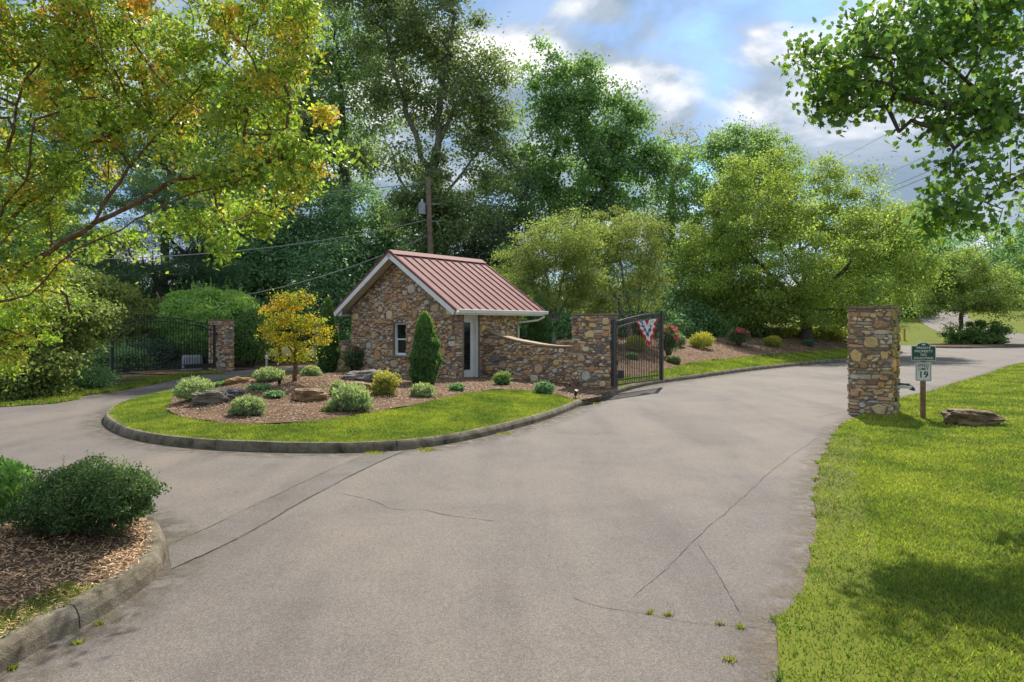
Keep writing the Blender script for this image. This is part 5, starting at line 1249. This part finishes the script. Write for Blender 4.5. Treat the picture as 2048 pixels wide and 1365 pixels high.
# ------------------------------------------------------------------ grass, chips, cracks
def scatter(poly, n, rng, wfun=None):
    xs = np.array([p[0] for p in poly]); ys = np.array([p[1] for p in poly]); X = np.zeros(0); Y = np.zeros(0)
    while len(X) < n:
        x = rng.uniform(xs.min(), xs.max(), n*2); y = rng.uniform(ys.min(), ys.max(), n*2); k = inside(poly, x, y)
        if wfun is not None: k &= rng.random(len(x)) < wfun(x, y)
        X = np.concatenate([X, x[k]]); Y = np.concatenate([Y, y[k]])
    return X[:n], Y[:n]
def turf(name, label, X, Y, Z, rng, hgt, pal, wscale=1.0):
    n = len(X); hs = hgt*rng.uniform(.5, 1.3, n); an = rng.uniform(0, 6.28, n); dist = np.hypot(X, Y)
    w = (.0022+.0008*dist)*wscale; ln = rng.normal(0, .5, (n, 2))*hs[:, None]
    a = np.stack([np.cos(an)*w, np.sin(an)*w, np.zeros(n)], 1); p = np.stack([X, Y, Z-.006], 1)
    V = np.stack([p-a, p+a, p+np.stack([ln[:, 0], ln[:, 1], hs], 1)], 1).reshape(-1, 3)
    pal = np.array(pal); fx = np.array([mnoise.noise(Vector((x*.9, y*.9, 0))) + .6*mnoise.noise(Vector((x*3.1, y*3.1, 4))) for x, y in zip(X[::1], Y[::1])]) if n < 400000 else np.zeros(n)
    t = np.clip(.5+.85*fx+rng.normal(0, .22, n), 0, 1)[:, None]
    c = (pal[0]*(1-t)+pal[1]*t)*rng.uniform(.7, 1.3, (n, 1))*2.25; dry = rng.random(n) < .06; c[dry] = np.array((.26, .21, .09))*rng.uniform(.7, 1.1, (dry.sum(), 1))
    top(name, nmesh(name, V, np.arange(3*n).reshape(n, 3), np.repeat(c, 3, 0)), M['grass'], label, 'grass', kind='stuff')
rng = np.random.default_rng(600)
GP = [(.062,.10,.018), (.175,.20,.03)]
NEARL = [p for p in RIGHT_EDGE if 2.5 < p[1] < 36]+[(36, 36), (18, 16), (8, 2.5)]
X, Y = scatter(NEARL, 270000, rng, lambda x, y: np.clip((7.5/np.hypot(x, y))**1.7, 0, 1))
ed = dist_poly(RIGHT_EDGE[::2], X, Y); bare = (ed < .5) & (Y < 12) & (rng.random(len(X)) < .6)
turf('grass', 'short sunlit grass on the right lawn', X[~bare], Y[~bare], np.full((~bare).sum(), .03), rng, .037, GP)
LN = [p for p in KERB_IN if p[1] < 30]; 
front = [p for p in KERB_IN if p[1] < 21.5]
isl = front+[(-8.2, 22)]
X, Y = scatter(isl, 150000, rng, lambda x, y: (~inside(BED1, x, y))*1.0)
turf('grass', 'short sunlit grass inside the gatehouse island kerb', X, Y, zland(X, Y), rng, .036, GP, 1.1)
bk = [p for p in KERB_IN if p[0] > 3 and p[1] > 19 and p[1] < 48]; bk2 = [(x-2.6, y+3.4) for x, y in bk[::-1]]
X, Y = scatter(bk+bk2, 45000, rng, lambda x, y: (~inside(BED2, x, y))*1.0)
turf('grass', 'grass strip between the roadside kerb and the mulch bank', X, Y, zland(X, Y), rng, .05, GP, 1.2)
X, Y = scatter(VERGE, 14000, rng, lambda x, y: (x > -20)*1.0); turf('grass', 'rough grass strip along the left drive', X, Y, np.full(len(X), .014), rng, .07, [(.06,.10,.015), (.15,.16,.03)], 1.4)
# moss/grass wedge by the planter kerb and weeds in joints
wk = [p for p in K2_IN if 3.0 < p[1] < 4.9]; wpoly = wk+[(x-.32, y+.05) for x, y in wk[::-1]]
X, Y = scatter(wpoly, 5200, rng); turf('grass', 'thin grass along the inside of the near planter kerb', X, Y, z2(X, Y), rng, .035, [(.06,.09,.015), (.14,.15,.025)])
wx, wy = [], []
for (px, py, k, s) in [(1300,1227,24,.03),(1335,1231,28,.035),(1440,1250,24,.03),(1480,1257,24,.03),(1460,1322,40,.035),(200,1250,30,.03),(155,1288,30,.03),(25,1340,40,.03),(750,907,120,.2),(850,900,120,.2),(1010,868,80,.15),(1190,808,80,.15)]:
    a, b = g(px, py); wx += list(rng.normal(a, s*.45, k)); wy += list(rng.normal(b, s*.3, k))
turf('grass', 'tufts of weeds in the asphalt cracks and kerb joints', np.array(wx), np.array(wy), np.full(len(wx), .004), rng, .035, [(.09,.12,.015), (.20,.19,.02)])
# edge tufts spilling over the asphalt
i0 = [p for p in RIGHT_EDGE if 3 < p[1] < 20]; k = rng.integers(0, len(i0), 3000); ex_ = np.array(i0)[k]+rng.normal(0, .03, (3000, 2))+np.array([.02, 0])
turf('grass', 'ragged grass fringe over the right asphalt edge', ex_[:, 0], ex_[:, 1], np.full(3000, .02), rng, .03, GP)
def chips(name, label, X, Y, Z, rng, L, pal):
    n = len(X); P = np.stack([X, Y, Z+rng.uniform(.002, .02, n)], 1)
    v, f, c = leaves(P, rng, L, L*.22, pal, 2.2, fold=.1, jit=.4, gain=1.15, desat=0)
    top(name, nmesh(name, v, f, c), M['chips'], label, 'mulch', kind='stuff')
CH = [(.22,.14,.085),(.36,.25,.16),(.12,.07,.045),(.46,.35,.25)]
CS = [(.46,.30,.16),(.58,.42,.25),(.30,.18,.09),(.38,.23,.12)]
X, Y = scatter(BED1, 42000, rng); chips('bark_chips', 'loose bark chips on the island mulch mound', X, Y, zland(X, Y)+.02, rng, .075, CH)
X, Y = scatter(BED2, 34000, rng, lambda x, y: (y < 50)*1.0); chips('bark_chips', 'loose bark chips on the rose bank', X, Y, zland(X, Y)+.02, rng, .11, CH)
npl = [p for p in K2_IN if 2.5 < p[1] < 9]+[(-9, 8), (-6.5, 2.5)]
X, Y = scatter(npl, 52000, rng, lambda x, y: (y > 2.8)*1.0); chips('straw_mulch', 'loose straw and bark pieces in the near planter', X, Y, z2(X, Y), rng, .05, CS)
def crack(px, w, mat='crack', label='', name='crack', z=.004, jit=.012):
    P = catmull([g(*q) for q in px], .06); v = []; f = []; rk = np.random.default_rng(abs(hash(px[0])) % 1000)
    wj = 0
    for i, p in enumerate(P):
        a = Vector(P[max(i-1, 0)]); b = Vector(P[min(i+1, len(P)-1)]); t = (b-a).normalized(); nn = Vector((-t.y, t.x)); wj = wj*.8+float(rk.normal(0, jit*.4)); ww = w*float(rk.uniform(.25, 1.1))/4.2*(1 if 2 < i < len(P)-3 else .4)
        c = Vector(p)+nn*wj; v += [(c.x+nn.x*ww, c.y+nn.y*ww, z), (c.x-nn.x*ww, c.y-nn.y*ww, z)]
    for i in range(len(P)-1): f.append([2*i, 2*i+1, 2*i+3, 2*i+2])
    top(name, pmesh(name, v, f), M[mat], label, 'crack', kind='structure')
# utility cut across the drive
A1 = [g(336,1092), g(450,1040), g(560,987), g(650,945), g(738,907)]; A2 = [g(342,1140), g(450,1090), g(560,1030), g(690,958), g(810,902)]
pp = catmull(A1, .2)+catmull(A2, .2)[::-1]
top('road_patch', sheet('road_patch', pp, .5, flat(.005)), M['patch'], 'narrow concrete trench patch across the drive', 'road patch', kind='structure')
crack([(336,1092),(450,1040),(560,987),(650,945),(738,907)], .03, 'crack_moss', 'upper saw-cut joint of the trench patch', z=.009)
crack([(342,1140),(450,1090),(560,1030),(690,958),(810,902)], .03, 'crack_moss', 'lower saw-cut joint of the trench patch', z=.009)
crack([(672,985),(740,1000),(785,1018),(850,1021),(900,1032),(1010,1046)], .018, 'crack', 'crack running from the trench patch into the road')
crack([(1120,1185),(1190,1212),(1290,1226),(1390,1246),(1500,1255),(1560,1262)], .012, 'crack', 'weedy crack near the right lawn')
crack([(1262,1200),(1330,1140),(1400,1070),(1470,1010),(1560,930),(1640,872)], .014, 'crack', 'long paving seam parallel to the right lawn edge')
crack([(1395,1085),(1440,1160),(1480,1235)], .012, 'crack', 'short oblique crack off the paving seam')
crack([(1300,792),(1400,800),(1480,806),(1600,812),(1697,820)], .03, 'crack', 'cross joint between the two gate pillars')
crack([(1290,805),(1400,812),(1560,818),(1690,830)], .02, 'crack', 'second cross joint on the camera side of the gate pillars')
crack([(1628,838),(1660,830),(1700,822)], .02, 'crack', 'short crack at the foot of the near pillar')

def dirt_mat(nm='gutter_dirt', c0=(.05, .042, .028), c1=(.17, .14, .09)):
    m, t, b, o = new_mat(nm); c = attr(t); f = tnoise(t, 5, 6, .7); f2 = tnoise(t, 60, 3, .6)
    t.links.new(ramp(t, f2, [(.3, c0), (.7, c1)]), b.inputs['Base Color']); b.inputs['Roughness'].default_value = .95
    mu = t.nodes.new('ShaderNodeMath'); mu.operation = 'MULTIPLY'; sp = t.nodes.new('ShaderNodeSeparateColor'); t.links.new(c, sp.inputs[0])
    t.links.new(sp.outputs[0], mu.inputs[0]); rr = ramp(t, f, [(.40, (0, 0, 0)), (.60, (1, 1, 1))]); sp2 = t.nodes.new('ShaderNodeSeparateColor'); t.links.new(rr, sp2.inputs[0]); t.links.new(sp2.outputs[0], mu.inputs[1])
    t.links.new(mu.outputs[0], b.inputs['Alpha']); return m
M['dirt'] = dirt_mat()
def gutter(line, sign, label, w=.55, z=.0045, mat='dirt', name='gutter_dirt'):
    v, f, c = [], [], []
    cols = [(0, .95), (w*.3, .55), (w, 0)]
    for i, p in enumerate(line):
        a = Vector(line[max(i-1, 0)]); b = Vector(line[min(i+1, len(line)-1)]); t = (b-a).normalized(); n = Vector((-t.y, t.x))*sign
        ef = min(1, i/6, (len(line)-1-i)/6)*(.55+.45*mnoise.noise(Vector((p[0]*.9, p[1]*.9, 3)))*2 if mat == 'soil' else 1)
        for o, k in [(q, max(0, w_*ef)) for q, w_ in cols]: v.append((p[0]+n.x*o, p[1]+n.y*o, z)); c.append((k, k, k))
    for i in range(len(line)-1):
        for k in range(2): f.append([i*3+k, i*3+k+1, (i+1)*3+k+1, (i+1)*3+k])
    top(name, pmesh(name, v, f, False, np.array(c)), M[mat], label, 'dirt', kind='structure')
gutter(KERB, -isign(KERB, KERB_IN), 'dark dirt washed against the island kerb')
gutter(K2, -isign(K2, K2_IN), 'dark dirt washed against the near planter kerb', .4)
_l = [p for p in RIGHT_EDGE if p[1] < 40]
M['sand'] = dirt_mat('edge_sand', (.10, .08, .055), (.26, .21, .15)); gutter(_l, 1, 'sandy dirt along the right asphalt edge', .35, mat='sand')
X, Y = scatter([(-9, 3.6), (1.5, 3.6), (9, 17), (12, 26), (2, 17), (-1, 11.5), (-8, 10)], 260, rng)
chips('fallen_leaves', 'small dry leaves and twigs scattered on the road', X, Y, np.full(len(X), .0), rng, .035, [(.20,.13,.06),(.10,.07,.04),(.14,.15,.04)])

M['soil'] = dirt_mat('bare_soil', (.13, .09, .055), (.36, .27, .17))
_l = [p for p in RIGHT_EDGE if 4.6 < p[1] < 12]
gutter(_l, -1, 'bare sandy soil patches along the right lawn edge', .6, .034, 'soil', 'bare_soil')
